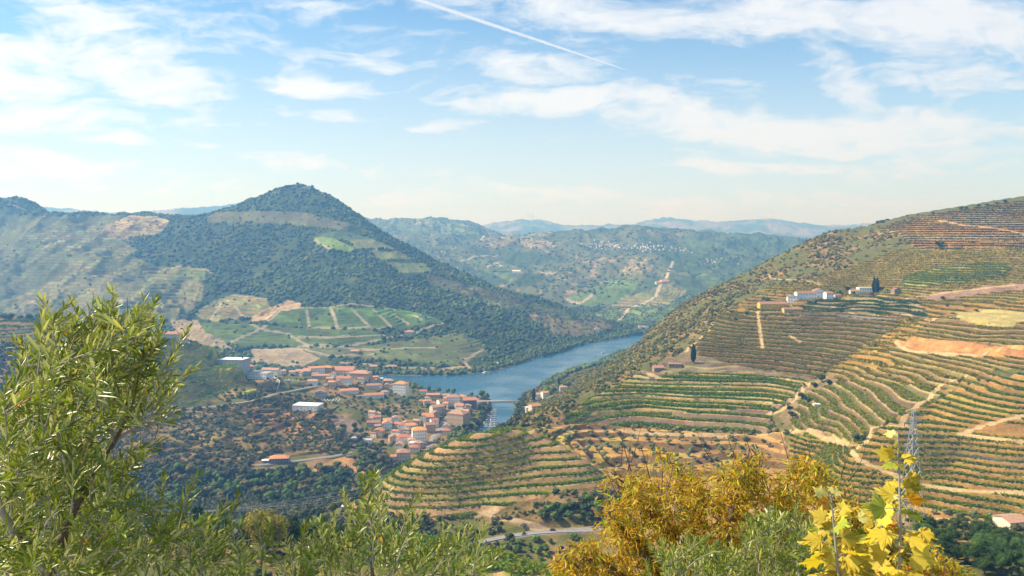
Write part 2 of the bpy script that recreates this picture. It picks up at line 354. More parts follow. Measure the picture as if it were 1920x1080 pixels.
def w_of(px, py, z=0.0):            # pixel on a level plane
    rx, ry, rz = ray(px, py); t = (z - H) / rz
    return rx * t, ry * t
RIVER_PX = [(1700, 612), (1400, 614), (1300, 617), (1215, 627), (1190, 630), (1160, 634), (1120, 641), (1095, 645), (1080, 650), (1063, 657), (1050, 662), (1030, 667), (1000, 673), (975, 682), (950, 690), (925, 697), (900, 700), (870, 702), (850, 704), (790, 705), (740, 703), (700, 704), (560, 700), (300, 692), (-190, 690),
            (-190, 712), (300, 714), (560, 718), (700, 722), (765, 724), (800, 735), (860, 743), (890, 745), (918, 749), (922, 768), (914, 783), (902, 800), (882, 822), (850, 850), (800, 885), (770, 915), (800, 918),
            (850, 885), (900, 835), (935, 808), (952, 795), (963, 775), (968, 757), (975, 748), (990, 740), (1020, 722), (1060, 705), (1100, 690), (1160, 662), (1217, 642), (1300, 628), (1400, 622), (1700, 620)]
RIVER = np.array([w_of(*p) for p in RIVER_PX])

def in_poly(x, y, poly):
    inside = np.zeros(x.shape, bool)
    n = len(poly)
    for i in range(n):
        x1, y1 = poly[i]; x2, y2 = poly[(i + 1) % n]
        if y1 == y2: continue
        c = ((y1 > y) != (y2 > y)) & (x < (x2 - x1) * (y - y1) / (y2 - y1) + x1)
        inside ^= c
    return inside

def seg_dist(x, y, pts, closed=False, want_t=False):
    best = np.full(x.shape, 1e9); bt = np.zeros(x.shape)
    n = len(pts)
    acc = 0.0
    for i in range(n if closed else n - 1):
        x1, y1 = pts[i][:2]; x2, y2 = pts[(i + 1) % n][:2]
        dx, dy = x2 - x1, y2 - y1
        t = np.clip(((x - x1) * dx + (y - y1) * dy) / (dx * dx + dy * dy + 1e-9), 0, 1)
        d = np.hypot(x - x1 - t * dx, y - y1 - t * dy)
        if want_t: bt = np.where(d < best, i + t, bt)
        best = np.minimum(best, d)
    return (best, bt) if want_t else best

jr = (YS > 850) & (YS < 3300)
sx, sy = Xg[jr], Yg[jr]
wob = fbm(sx / 40, sy / 40, 3, 77) * 7
d_river = np.full(Z.shape, 1e4)
dr = seg_dist(sx, sy, RIVER, True); ins = in_poly(sx, sy, RIVER)
sdv = np.where(ins, -dr, dr) + wob * np.where(sy > 1450, 1, 0.25)
d_river[jr] = sdv
bank = np.clip(sdv, 0, 400)
zz = Z[jr]
zo = np.maximum(zz, 1.2 + bank * 0.05)
zo = np.where(bank < 150, np.minimum(zo, 1.2 + bank * 1.1), zo)
Z[jr] = np.where(sdv < 0, np.maximum(-8, sdv * 0.5), zo)
Z[~jr] = np.maximum(Z[~jr], 2.0)
def refresh():
    global PX, PY
    PX, PY = project(Xg, Yg, Z)
refresh()

def hit(px, py, ymin=0.0, ymax=1e9):
    """First ground point on the ray through a photograph position, beyond ymin."""
    c = int(np.clip(np.searchsorted(XS, px), 1, NX - 1))
    for _ in range(3):
        # bearing column is exact for the horizon row only: correct for the row
        rx, ry, rz = ray(px, py)
        u = rx / ry
        f = np.clip((u - US[0]) / (US[1] - US[0]), 0, NX - 1.001); i = int(f); f -= i
    zc = Z[:, i] * (1 - f) + Z[:, i + 1] * f
    line = H + rz / ry * YS
    ok = (zc >= line) & (YS >= ymin) & (YS <= ymax)
    if not ok.any(): 
        return None
    j = int(np.argmax(ok))
    if j > 0 and YS[j - 1] >= ymin:
        a = line[j - 1] - zc[j - 1]; b = zc[j] - line[j]
        t = a / (a + b + 1e-9)
        Y = YS[j - 1] + (YS[j] - YS[j - 1]) * t
    else: Y = YS[j]
    return np.array([u * Y, Y, H + rz / ry * Y])

def ground(x, y):
    x = np.asarray(x, float); y = np.asarray(y, float)
    u = x / y
    f = np.clip((u - US[0]) / (US[1] - US[0]), 0, NX - 1.001); i = f.astype(int); f = f - i
    j = np.clip(np.searchsorted(YS, y) - 1, 0, NR - 2); g = np.clip((y - YS[j]) / (YS[j + 1] - YS[j]), 0, 1)
    return (Z[j, i] * (1 - f) + Z[j, i + 1] * f) * (1 - g) + (Z[j + 1, i] * (1 - f) + Z[j + 1, i + 1] * f) * g

def hit_any(px, py, ymin=0.0, ymax=1e9):
    p = hit(px, py, ymin, ymax)
    if p is None:                       # just above a crest: step down until the ground is met
        for k in range(1, 24):
            p = hit(px, py + k, ymin, ymax)
            if p is not None: break
    return p
# ------------------------------------------------------------------ land cover
def blur(m, n=2):
    m = m.astype(np.float32)
    for _ in range(n):
        m = (m + np.roll(m, 1, 0) + np.roll(m, -1, 0) + np.roll(m, 1, 1) + np.roll(m, -1, 1)) / 5
    return m
def pmask(poly, ylo=0, yhi=1e9, jit=1.0):
    xs_ = [p[0] for p in poly]; ys_ = [p[1] for p in poly]
    m = (Yg >= ylo) & (Yg <= yhi) & (PX > min(xs_) - 6) & (PX < max(xs_) + 6) & (PY > min(ys_) - 6) & (PY < max(ys_) + 6)
    out = np.zeros(m.shape, bool)
    if m.any():
        jx = PX[m] + n2[m] * 3 * jit; jy = PY[m] + n3[m] * 2 * jit
        out[m] = in_poly(jx, jy, poly)
    return out
nA = fbm(Xg / 40 + 9, Yg / 40, 4, 41); nB = fbm(Xg / 9, Yg / 9, 3, 43); nC = fbm(Xg / 300, Yg / 300, 4, 47); nD = fbm(Xg / 3.2, Yg / 3.2, 2, 49)
COLR = np.zeros(Z.shape + (3,), np.float32)
def lerp(a, b, t):
    a = np.asarray(a, np.float32); b = np.asarray(b, np.float32); return a + (b - a) * np.asarray(t)[..., None]
EARTH = (0.22, 0.135, 0.065); OCHRE = (0.40, 0.215, 0.085); SCRUBG = (0.075, 0.085, 0.028); DRY = (0.26, 0.20, 0.075); PATH = (0.46, 0.32, 0.16)
STONE = (0.20, 0.15, 0.105); DARKG = (0.035, 0.055, 0.022); VG = (0.085, 0.125, 0.025)
# default cover by distance
base_near = lerp((0.11, 0.11, 0.03), (.27, .165, .07), smooth(-0.2, 0.45, nA + 0.4 * nB))
base_hill = lerp(DARKG, (0.07, 0.085, 0.03), smooth(-0.4, 0.5, nA))
patch = smooth(-0.15, 0.2, nC + 0.2 * nA)
base_far = lerp((0.05, 0.075, 0.032), (0.12, 0.125, 0.055), patch * 0.8)
base_far = lerp(base_far, (0.30, 0.22, 0.13), smooth(0.35, 0.6, nC * 0.6 + nA * 0.6))
COLR[...] = lerp(base_near, base_hill, smooth(1500, 1600, Yg))
COLR[...] = lerp(COLR, base_far, smooth(3000, 3200, Yg))
COLR[...] = lerp(COLR, (0.22, 0.17, 0.13), smooth(7000, 8000, Yg) * smooth(-0.2, 0.4, nC))
ZS = Z.copy()
TFRAC = np.full(Z.shape, -1.0, np.float32)      # position across a terrace step, for planting
REGID = np.full(Z.shape, -1, np.int16)
REG = []
def region(poly, y=(0, 1e9), h=0, a=0.4, riser=EARTH, bench=DRY, path=None, vines=(), warp=1.2, mix=0.0, jit=1.0, mott=0.35, tilt=(0, 0), wl=70.0, cut=0.0, lip=0.0):
    global Z
    m = pmask(poly, y[0], y[1], jit) & (d_river > 1)
    if not m.any(): return m
    rid_ = len(REG); REG.append(dict(vines=vines, h=h, a=a))
    REGID[m] = rid_
    x, yy = Xg[m], Yg[m]
    if h > 0:
        w = fbm(x / wl, yy / wl, 2, 61 + rid_) * warp * h + x * tilt[0] + yy * tilt[1]
        t = (ZS[m] + w) / h
        k = np.floor(t); fr = t - k
        fr_w = fr + nD[m] * 0.03
        zt = h * (k + np.clip(fr / a, 0, 1)) - w + (h * 0.02 * nD[m])
        ww = blur(m, 2)[m]
        # broken stretches where the bank has slumped
        brk = smooth(0.15, 0.5, fbm(x / 25 + k * 3.1, yy / 25, 2, 91)) * cut
        ww = ww * (1 - brk)
        Z[m] = Z[m] + (zt - ZS[m]) * ww
        TFRAC[m] = np.where(brk > 0.5, -1, fr)
        c = lerp(riser, bench, smooth(a - 0.04, a + 0.04, fr_w))
        hue = vnoise(k * 0.73 + x / 90, yy * 0 + rid_ * 7.7, 3) - 0.5; hu2 = vnoise(k * 1.37 + x / 35, yy * 0 + rid_ * 3.3, 5) - 0.5
        c = c * (1 + 0.6 * hue + .25 * hu2)[:, None] * (1 + np.array([[-.10, .14, -.15]]) * np.maximum(hu2, 0)[:, None] * 2.5)
        if path is not None:
            f0, f1, pc = path
            pm = smooth(f0 - 0.02, f0 + 0.02, fr) * (1 - smooth(f1 - 0.02, f1 + 0.02, fr))
            c = lerp(c, pc, pm)
        if lip > 0:
            lm = smooth(a - 0.09, a - 0.03, fr) * (1 - smooth(a + 0.03, a + 0.08, fr))
            c = lerp(c, (0.44, 0.30, 0.165), lm * lip)
        for (f0, f1, dens, vc) in vines:
            vm = ((fr > f0) & (fr < f1)) * min(1, dens * 0.6)
            c = lerp(c, np.array(vc) * 0.8, vm)
    else:
        c = np.broadcast_to(np.array(bench, np.float32), (x.size, 3)).copy()
    c = c.mean(1)[:, None] + (c - c.mean(1)[:, None]) * 1.14
    c = c * (1 + mott * (0.6 * nB[m] + 0.6 * nA[m] + 0.5 * nD[m]))[:, None]
    if mix: c = lerp(c, COLR[m], mix)
    COLR[m] = c
    return m
G1 = (0.125, 0.225, 0.008); G2 = (0.235, 0.27, 0.012); G3 = (0.27, 0.225, 0.015); TS_IDS = []
G4 = (0.07, 0.125, 0.025)
RB = (0.30, 0.155, 0.075); TAN = (0.25, 0.145, 0.055)
# --- right-hand hillside, from the skyline down
region([(1340, 600), (1400, 560), (1500, 540), (1560, 545), (1700, 572), (1720, 605), (1560, 600), (1420, 600)], (900, 1300), 3.2, .4, EARTH, DRY, vines=[(.5, .8, .5, G3)])
region([(1420, 545), (1520, 525), (1600, 500), (1680, 470), (1740, 462), (2110, 440), (2110, 575), (1700, 580), (1560, 556), (1480, 552)], (800, 1500), 3.0, .45, (0.18, .12, .055), (0.27, .23, .045), vines=[(.5, .82, .8, G3)], cut=.4)
region([(1640, 424), (1700, 400), (1800, 386), (1850, 377), (1920, 367), (2110, 335), (2110, 462), (1740, 470), (1710, 462), (1690, 440), (1660, 432)], (900, 1600), 3.8, .60, (0.27, .15, .075), (0.20, .16, .045), vines=[(.62, .98, .9, (0.10, .115, .03))], warp=.8, wl=150, tilt=(0.012, 0))
region([(1640, 424), (1700, 400), (1800, 386), (1920, 367), (2110, 335), (2110, 350), (1920, 377), (1800, 396), (1700, 412), (1655, 428)], (1300, 1600), bench=(0.10, .10, .04))
region([(1700, 520), (1740, 508), (1830, 496), (1900, 500), (1880, 520), (1800, 534), (1690, 540)], (900, 1300), 3.0, .3, DRY, G2, vines=[(.3, 1, 1.2, (0.20, .25, .03))])
region([(1700, 575), (2110, 560), (2110, 600), (1900, 606), (1780, 612), (1740, 600)], (800, 1200), 3.4, .35, TAN, DRY, vines=[(.4, .8, .7, G3)])
region([(1800, 548), (1850, 538), (2110, 520), (2110, 530), (1860, 550), (1760, 566), (1720, 560)], (900, 1300), bench=(0.25, .16, .11))
region([(1560, 560), (1720, 566), (1745, 600), (1700, 605), (1600, 600), (1500, 600), (1500, 575)], (900, 1200), 3.0, .35, (0.2, .15, .09), (0.14, .14, .05), vines=[(.4, .9, .9, G4)])
region([(1340, 590), (1420, 583), (1700, 598), (1735, 602), (1690, 625), (1625, 645), (1560, 690), (1525, 712), (1400, 690), (1310, 668), (1305, 650), (1340, 615)], (800, 1150), 3.8, .38, (0.085, .055, .03), (0.25, .20, .045), vines=[(.40, .92, 1.1, (0.22, .205, .03))], path=(.94, 1.0, TAN), cut=.45, lip=.55, warp=.7, wl=110)  # brown stone risers, colour darkened further to stand in for shade on steep banks
region([(1560, 690), (1625, 645), (1690, 622), (1735, 600), (1800, 590), (1860, 590), (2110, 600), (2110, 730), (1800, 735), (1740, 728), (1640, 718), (1530, 718)], (600, 1000), 3.3, .33, (0.15, .10, .05), (0.28, .24, .05), vines=[(.4, .9, .9, G3)], cut=.3, lip=.5)
region([(1790, 588), (1870, 582), (1925, 588), (1930, 600), (1895, 616), (1860, 613), (1800, 606)], (700, 1100), bench=(0.33, .27, .11))
region([(1690, 632), (1760, 642), (1830, 650), (2110, 650), (2110, 678), (1830, 672), (1760, 668), (1700, 662), (1670, 645)], (650, 1000), 5, .4, (0.40, .20, .09), (0.42, .22, .085), mott=.6, cut=.8)
region([(1630, 650), (1700, 600), (1740, 610), (1700, 640), (1660, 660), (1700, 690), (1620, 695), (1570, 690)], (650, 1000), 3.4, .45, TAN, (0.30, .24, .07), vines=[(.45, .9, .6, G3)])
region([(1860, 698), (2110, 680), (2110, 700), (1920, 712), (1860, 712)], (500, 900), bench=(0.09, .09, .03))
# stone-walled terraces left of the nose
region([(1500, 722), (1560, 716), (1640, 718), (1740, 728), (1770, 742), (1740, 760), (1700, 775), (1655, 800), (1600, 832), (1560, 828), (1480, 812), (1478, 780)], (560, 900), 4.2, .30, (0.13, .095, .055), (0.26, .235, .04), vines=[(.36, .98, 1.0, (.24, .25, .02))], lip=.7, warp=.5, wl=120)
# long terraces of the nearest nose
region([(1530, 900), (1480, 850), (1480, 815), (1560, 830), (1600, 835), (1660, 800), (1700, 772), (1745, 758), (1790, 735), (1860, 712), (1920, 705), (2110, 700), (2110, 985), (1920, 985), (1700, 972), (1600, 985), (1500, 990), (1500, 940)], (430, 800), 2.9, .46, TAN, (0.26, .23, .04), vines=[(.52, .74, 1.6, (.16, .215, .01)), (.80, .98, 1.4, (.25, .26, .012))], lip=.35, warp=.8, cut=.25, wl=90)
region([(1800, 800), (1860, 792), (1925, 800), (2110, 800), (2110, 830), (1900, 822), (1840, 812)], (430, 800), bench=TAN)
# gully shrubs zone between fan and walls
region([(1500, 722), (1560, 700), (1570, 720), (1500, 745), (1490, 790), (1470, 800), (1460, 780), (1490, 745)], (600, 950), bench=(0.2, .15, .08))
# fan vineyard and dark bank below it
region([(1045, 792), (1110, 747), (1165, 720), (1200, 700), (1215, 710), (1290, 700), (1400, 697), (1500, 712), (1515, 722), (1490, 748), (1450, 772), (1440, 812), (1300, 808), (1200, 800), (1100, 798)], (690, 1000), 3.9, .45, (0.21, .14, .095), (0.17, .15, .05), vines=[(.5, .68, 1.2, G1), (.78, .92, 1.1, G1)], lip=.6, wl=130)
region([(1060, 785), (1118, 745), (1168, 722), (1200, 705), (1225, 712), (1290, 702), (1400, 700), (1500, 713), (1512, 722), (1480, 748), (1440, 766), (1330, 775), (1250, 780), (1150, 778)], (690, 1000), 2.5, .24, (0.32, .22, .10), (0.11, .165, .02), vines=[(.38, .62, 1.3, G1), (.68, .95, 1.3, G2)], lip=.8, wl=130, warp=.6)
region([(1290, 650), (1310, 668), (1400, 690), (1525, 712), (1500, 716), (1400, 703), (1290, 702), (1215, 712), (1200, 698), (1225, 690), (1250, 672), (1270, 668)], (750, 1100), 4, .4, (0.17, .125, .09), (0.22, .18, .08))
# olive grove
region([(1010, 806), (1060, 796), (1150, 800), (1300, 812), (1420, 818), (1470, 812), (1475, 850), (1500, 900), (1480, 980), (1140, 980), (1165, 905), (1110, 865), (1050, 830)], (500, 850), 4.4, .36, (0.16, .10, .05), (0.37, .22, .085), warp=.6, mott=.5, cut=.3)
# spur
region([(640, 958), (700, 925), (720, 893), (760, 866), (820, 836), (900, 806), (960, 804), (1003, 810), (1060, 838), (1110, 866), (1150, 888), (1165, 905), (1110, 915), (1050, 925), (990, 940), (930, 962), (905, 972), (830, 972), (700, 958)], (540, 800), 3.5, .56, (0.28, .18, .095), (0.24, .17, .06), vines=[(.655, .80, 1.9, G1), (.86, .99, 1.7, G2)], lip=.8, warp=.55, wl=160, jit=.3, tilt=(-0.012, 0))
region([(905, 972), (930, 962), (990, 940), (1050, 925), (1110, 915), (1180, 905), (1180, 985), (1050, 992), (960, 985), (900, 985)], (480, 760), 5, .5, EARTH, (0.21, .13, .075), mott=.8, mix=.3)
TS_IDS.append(len(REG) - 1)
# --- near slope with its own vines below the viewpoint
region([(640, 1010), (760, 1000), (830, 990), (880, 1010), (960, 1040), (1050, 1062), (1060, 1100), (560, 1100), (600, 1040)], (150, 480), 2.0, .25, (0.30, .20, .10), (0.25, .19, .07), vines=[(.3, .75, .9, G1)], tilt=(0.22, 0.02), warp=.6, wl=60)
# --- slope under the town
region([(250, 775), (330, 772), (490, 750), (560, 760), (640, 775), (650, 800), (640, 845), (500, 862), (330, 870), (150, 880), (100, 780)], (780, 1200), 5.0, .4, (0.07, .05, .028), (0.17, .115, .05), mott=.9, cut=.8, warp=1.0, wl=50)
TS_IDS.append(len(REG) - 1)
region([(480, 770), (560, 775), (640, 790), (655, 820), (600, 830), (520, 810), (470, 790)], (900, 1200), 4.0, .35, (0.08, .05, .03), (0.33, .18, .08), mott=.7, cut=.5, wl=40)
TS_IDS.append(len(REG) - 1)
region([(570, 895), (600, 872), (650, 852), (672, 860), (690, 900), (640, 880), (600, 892)], (800, 1050), bench=(0.36, .22, .10))
region([(330, 700), (300, 655), (320, 632), (400, 655), (440, 685), (480, 716), (480, 735), (420, 752), (330, 765), (250, 760), (250, 700)], (950, 1300), 6.0, .45, (0.36, .24, .09), (0.34, .31, .07), vines=[(.5, .8, 1.0, (.17, .26, .02))], cut=.3)
region([(-190, 590), (0, 590), (130, 600), (260, 614), (330, 640), (300, 655), (200, 640), (0, 640), (-190, 640)], (900, 1300), 4, .4, (0.17, .12, .06), (0.15, .14, .05), vines=[(.4, .9, .4, G4)])
region([(620, 790), (640, 775), (670, 790), (690, 815), (660, 830), (640, 815)], (900, 1250), bench=(0.19, .14, .10))
# --- hill across the river
O = (1600, 3300)
BLV = (0.10, .115, .045)
region([(-190, 400), (120, 405), (230, 405), (210, 440), (260, 470), (240, 480), (300, 500), (390, 505), (380, 570), (330, 600), (200, 600), (-190, 610)], O, 9, .4, (0.15, .125, .07), (0.085, .10, .042), warp=.9, wl=300, mott=.5)
region([(60, 450), (110, 452), (130, 500), (80, 540), (0, 570), (-190, 570), (-190, 480)], O, bench=(0.055, .07, .03), mix=.5)
region([(200, 425), (240, 405), (290, 405), (320, 415), (300, 440), (230, 448), (190, 440)], O, 8, .5, (0.27, .19, .12), (0.17, .13, .08), mott=.9)
region([(250, 500), (300, 503), (320, 510), (395, 505), (370, 560), (330, 600), (230, 600), (210, 575), (290, 530)], O, 8, .35, (0.2, .17, .09), (0.115, .14, .05), warp=.6, wl=300)
region([(385, 408), (410, 398), (490, 396), (560, 398), (610, 408), (660, 422), (650, 432), (560, 422), (460, 418), (390, 418)], O, 7, .5, (0.13, .115, .065), (0.10, .095, .05), mott=.2)
for q, cc in (([(590, 446), (615, 441), (665, 466), (655, 472), (610, 466), (592, 456)], (0.16, .22, .05)), ([(590, 440), (640, 430), (700, 448), (690, 455), (620, 446)], (0.07, .10, .05)),
              ([(645, 449), (700, 449), (742, 466), (670, 466)], (0.15, .16, .07)), ([(690, 470), (745, 470), (775, 486), (712, 486)], (0.15, .165, .07)), ([(725, 492), (795, 492), (812, 510), (748, 512)], (0.145, .165, .065))):
    region(q, O, bench=cc, mott=.15, jit=.3)
region([(360, 590), (410, 560), (440, 552), (500, 560), (510, 580), (480, 595), (430, 600), (400, 605)], O, 6, .4, (0.22, .17, .09), (0.11, .13, .045))
region([(500, 580), (540, 562), (565, 570), (560, 580), (500, 600), (470, 605), (470, 595)], O, bench=(0.38, .27, .16), mott=.8)
region([(495, 605), (520, 582), (620, 576), (760, 582), (815, 595), (830, 604), (780, 612), (700, 618), (560, 614)], O, 6, .3, (0.09, .12, .045), (0.085, .135, .035), mott=.15)
region([(380, 605), (470, 608), (560, 616), (700, 620), (720, 640), (650, 648), (560, 650), (440, 648), (370, 625)], O, 6, .3, (0.10, .12, .045), (0.085, .13, .035), mott=.25)
region([(560, 650), (640, 652), (760, 640), (860, 625), (900, 640), (920, 665), (860, 685), (780, 680), (700, 672), (600, 668)], O, 7, .4, (0.13, .125, .06), (0.075, .11, .035), mott=.4)
region([(320, 600), (370, 600), (385, 625), (420, 640), (440, 655), (380, 650), (330, 635)], O, bench=(0.27, .21, .12), mott=.8)
region([(470, 655), (560, 652), (600, 672), (560, 690), (470, 680)], O, bench=(0.25, .2, .13), mott=.7)
region([(980, 575), (1060, 590), (1150, 610), (1100, 635), (1040, 625), (1000, 600)], O, 8, .5, (0.24, .165, .10), (0.09, .09, .04), warp=.6, wl=300)
region([(800, 515), (950, 550), (1060, 582), (1150, 607), (1060, 600), (980, 585), (880, 560), (800, 530)], O, 8, .5, (0.12, .11, .06), (0.06, .075, .035), mott=.4)
region([(820, 690), (880, 685), (900, 697), (850, 702), (780, 700), (760, 694)], O, bench=(0.26, .18, .11), mott=.9)
# --- country farther up the river
FR = (2600, 7000)
GF = (0.10, .15, .05)
for q, rr, bb, hh in (([(1060, 560), (1150, 520), (1200, 525), (1180, 560), (1110, 578)], GF, (0.12, .17, .05), 9), ([(1110, 590), (1180, 555), (1260, 530), (1290, 545), (1220, 600), (1150, 606)], (0.30, .22, .12), (0.11, .14, .05), 10),
                      ([(1150, 595), (1200, 575), (1280, 575), (1260, 600), (1190, 612)], GF, (0.09, .13, .045), 9), ([(1150, 520), (1190, 480), (1230, 485), (1220, 510)], (0.33, .24, .15), (0.15, .14, .07), 12),
                      ([(900, 450), (960, 428), (1010, 430), (1040, 436), (990, 450), (930, 465)], (0.30, .23, .14), (0.14, .14, .07), 12), ([(970, 455), (1000, 450), (1050, 455), (1040, 465), (980, 464)], (0.36, .27, .17), (0.3, .22, .13), 12),
                      ([(850, 480), (900, 478), (940, 490), (1000, 510), (960, 530), (900, 505)], (0.10, .12, .055), (0.08, .105, .045), 9), ([(700, 408), (830, 412), (900, 425), (900, 440), (780, 440), (710, 425)], (0.16, .17, .09), (0.09, .12, .06), 18),
                      ([(1280, 430), (1500, 448), (1500, 540), (1350, 560), (1280, 500)], (0.09, .11, .05), (0.06, .085, .04), 14)):
    region(q, FR, hh, .4, rr, bb, warp=1.0, wl=500, mott=.5, mix=.25)
# --- tracks: pale earth ribbons worn into the ground
def world_line(pts, ymin, ymax=1e9):
    w = [hit(p[0], p[1], ymin, ymax) for p in pts]
    return [p for p in w if p is not None]
def track(pts, ymin, width, col=PATH, ymax=1e9, s=0.9):
    w = world_line(pts, ymin, ymax)
    if len(w) < 2: return
    a = np.array(w); pad = width * 2
    rows = (YS > a[:, 1].min() - pad) & (YS < a[:, 1].max() + pad)
    xx, yy = Xg[rows], Yg[rows]
    d = seg_dist(xx, yy, a)
    m = smooth(width * 0.62, width * 0.42, d + nB[rows] * width * 0.08) * s
    COLR[rows] = lerp(COLR[rows], col, m)
    TF = TFRAC[rows]; TF[d < width * 0.8] = -1; TFRAC[rows] = TF
for p in ([(1810, 706), (1760, 726), (1745, 745), (1700, 772), (1690, 795), (1712, 805), (1640, 800), (1622, 832), (1596, 848)],
          [(1596, 848), (1610, 862), (1650, 882), (1700, 900), (1800, 918), (1920, 925)], [(1480, 812), (1560, 822), (1600, 838)],
          [(1700, 972), (1800, 978), (1920, 990)], [(1800, 812), (1840, 798), (1880, 790), (1920, 780)], [(1800, 812), (1870, 825), (1920, 832)]):
    track(p, 450, 4.2)
for p in ([(985, 812), (1020, 800), (1060, 806), (1130, 808), (1250, 814), (1360, 820), (1400, 815), (1480, 808)], [(1515, 722), (1490, 748), (1465, 770), (1440, 778)], [(1150, 708), (1215, 712), (1258, 712)], [(1215, 700), (1240, 712)]):
    track(p, 640, 4.5)
track([(1060, 838), (1100, 865), (1150, 892), (1200, 915)], 600, 5, (0.40, .23, .10))
track([(905, 963), (960, 975), (1000, 985), (1050, 993), (1110, 992)], 500, 5.0, (0.42, .30, .17))
track([(905, 963), (925, 958)], 500, 8, (0.42, .30, .17))
for p in ([(1340, 595), (1330, 620), (1300, 645), (1285, 660)], [(1440, 515), (1480, 525), (1540, 535)], [(1680, 640), (1700, 660), (1770, 665), (1830, 668), (1920, 680)], [(1740, 605), (1750, 600), (1800, 592)], [(1590, 585), (1700, 590), (1740, 603)], [(1760, 415), (1810, 423), (1870, 430), (1920, 440)], [(1560, 575), (1600, 578)], [(1700, 560), (1800, 545), (1900, 535)], [(1420, 585), (1425, 620), (1430, 655)], [(1500, 640), (1480, 630)], [(1620, 552), (1660, 557), (1720, 566)]):
    track(p, 760, 4.0)
for p in ([(20, 382), (30, 388), (50, 394)], [(590, 450), (612, 462), (622, 468)], [(620, 578), (632, 612)], [(575, 582), (580, 614)], [(660, 578), (695, 614)], [(700, 582), (732, 612)], [(735, 588), (765, 608)], [(770, 590), (790, 600)],
          [(560, 614), (640, 616), (720, 616)], [(470, 608), (500, 620), (540, 625), (580, 650)], [(430, 645), (480, 622), (500, 610)], [(560, 650), (640, 650), (700, 640), (760, 628), (800, 615), (830, 606)], [(560, 632), (640, 632), (720, 628)],
          [(500, 605), (525, 582), (620, 576), (740, 580)], [(270, 508), (330, 500), (400, 508), (395, 512)], [(190, 445), (240, 450), (262, 455)], [(210, 560), (330, 570)], [(200, 585), (300, 590)], [(80, 465), (120, 452)], [(60, 565), (75, 575)], [(395, 600), (420, 565), (500, 560)], [(440, 575), (455, 592)], [(870, 672), (878, 690), (925, 690)], [(905, 655), (875, 675)], [(640, 680), (760, 690), (900, 692), (960, 670)],
          [(470, 655), (560, 654), (620, 668), (700, 664)], [(700, 470), (745, 468)], [(930, 540), (940, 545)], [(600, 650), (700, 655), (820, 652)]):
    track(p, 1640, 7.5, (0.36, .29, .20), 3300, .75)
for p in ([(1160, 600), (1190, 575), (1230, 555), (1250, 520), (1262, 490)], [(850, 490), (900, 480), (935, 478)], [(1060, 558), (1090, 568), (1110, 552)], [(915, 500), (930, 492), (940, 500)], [(1010, 510), (1040, 512)], [(780, 420), (900, 430)], [(890, 455), (930, 438), (960, 430)]):
    track(p, 2600, 14, (0.42, .34, .24), 7000, .8)
# bare stripes along the shore
sh = (np.abs(d_river) < 7) & (Yg < 2500)
COLR[sh] = lerp(COLR[sh], (0.16, .13, .09), 0.6)
refresh()
COLR = np.clip(COLR, 0.008, 0.7)
# what the viewpoint could see, with a margin for a step aside
runmin = np.minimum.accumulate(PY, axis=0)
VIS = (PY <= runmin + 9) & (PX > -140) & (PX < 2060) & (PY < 1130)
dUx = US[1] - US[0]
dY = np.gradient(YS)
AREA = (Yg * dUx) * dY[:, None]

# ------------------------------------------------------------------ materials
MATS = {}
def nodes_of(m):
    m.use_nodes = True
    return m.node_tree.nodes, m.node_tree.links, m.node_tree.nodes["Principled BSDF"]
def ground_material():
    m = bpy.data.materials.new("ground"); N, L, P = nodes_of(m)
    at = N.new("ShaderNodeAttribute"); at.attribute_name = "Col"
    geo = N.new("ShaderNodeNewGeometry")
    def nz(scale, detail, rough=.6):
        n = N.new("ShaderNodeTexNoise"); n.inputs["Scale"].default_value = scale; n.inputs["Detail"].default_value = detail; n.inputs["Roughness"].default_value = rough
        L.new(geo.outputs["Position"], n.inputs["Vector"]); return n
    a, b = nz(0.7, 6, .7), nz(0.05, 5)
    def rng_(s, lo, hi):
        r = N.new("ShaderNodeMapRange"); L.new(s, r.inputs["Value"]); r.inputs["From Min"].default_value = .3; r.inputs["From Max"].default_value = .7
        r.inputs["To Min"].default_value = lo; r.inputs["To Max"].default_value = hi; return r.outputs[0]
    mu = N.new("ShaderNodeMath"); mu.operation = 'MULTIPLY'; L.new(rng_(a.outputs["Fac"], .62, 1.38), mu.inputs[0]); L.new(rng_(b.outputs["Fac"], .82, 1.18), mu.inputs[1])
    vm = N.new("ShaderNodeVectorMath"); vm.operation = 'SCALE'; L.new(at.outputs["Color"], vm.inputs[0]); L.new(mu.outputs[0], vm.inputs["Scale"])
    L.new(vm.outputs[0], P.inputs["Base Color"])
    P.inputs["Roughness"].default_value = 1.0; P.inputs["Specular IOR Level"].default_value = 0.1
    bp = N.new("ShaderNodeBump"); bp.inputs["Strength"].default_value = 0.6; bp.inputs["Distance"].default_value = 0.5
    L.new(a.outputs["Fac"], bp.inputs["Height"]); L.new(bp.outputs[0], P.inputs["Normal"])
    return m
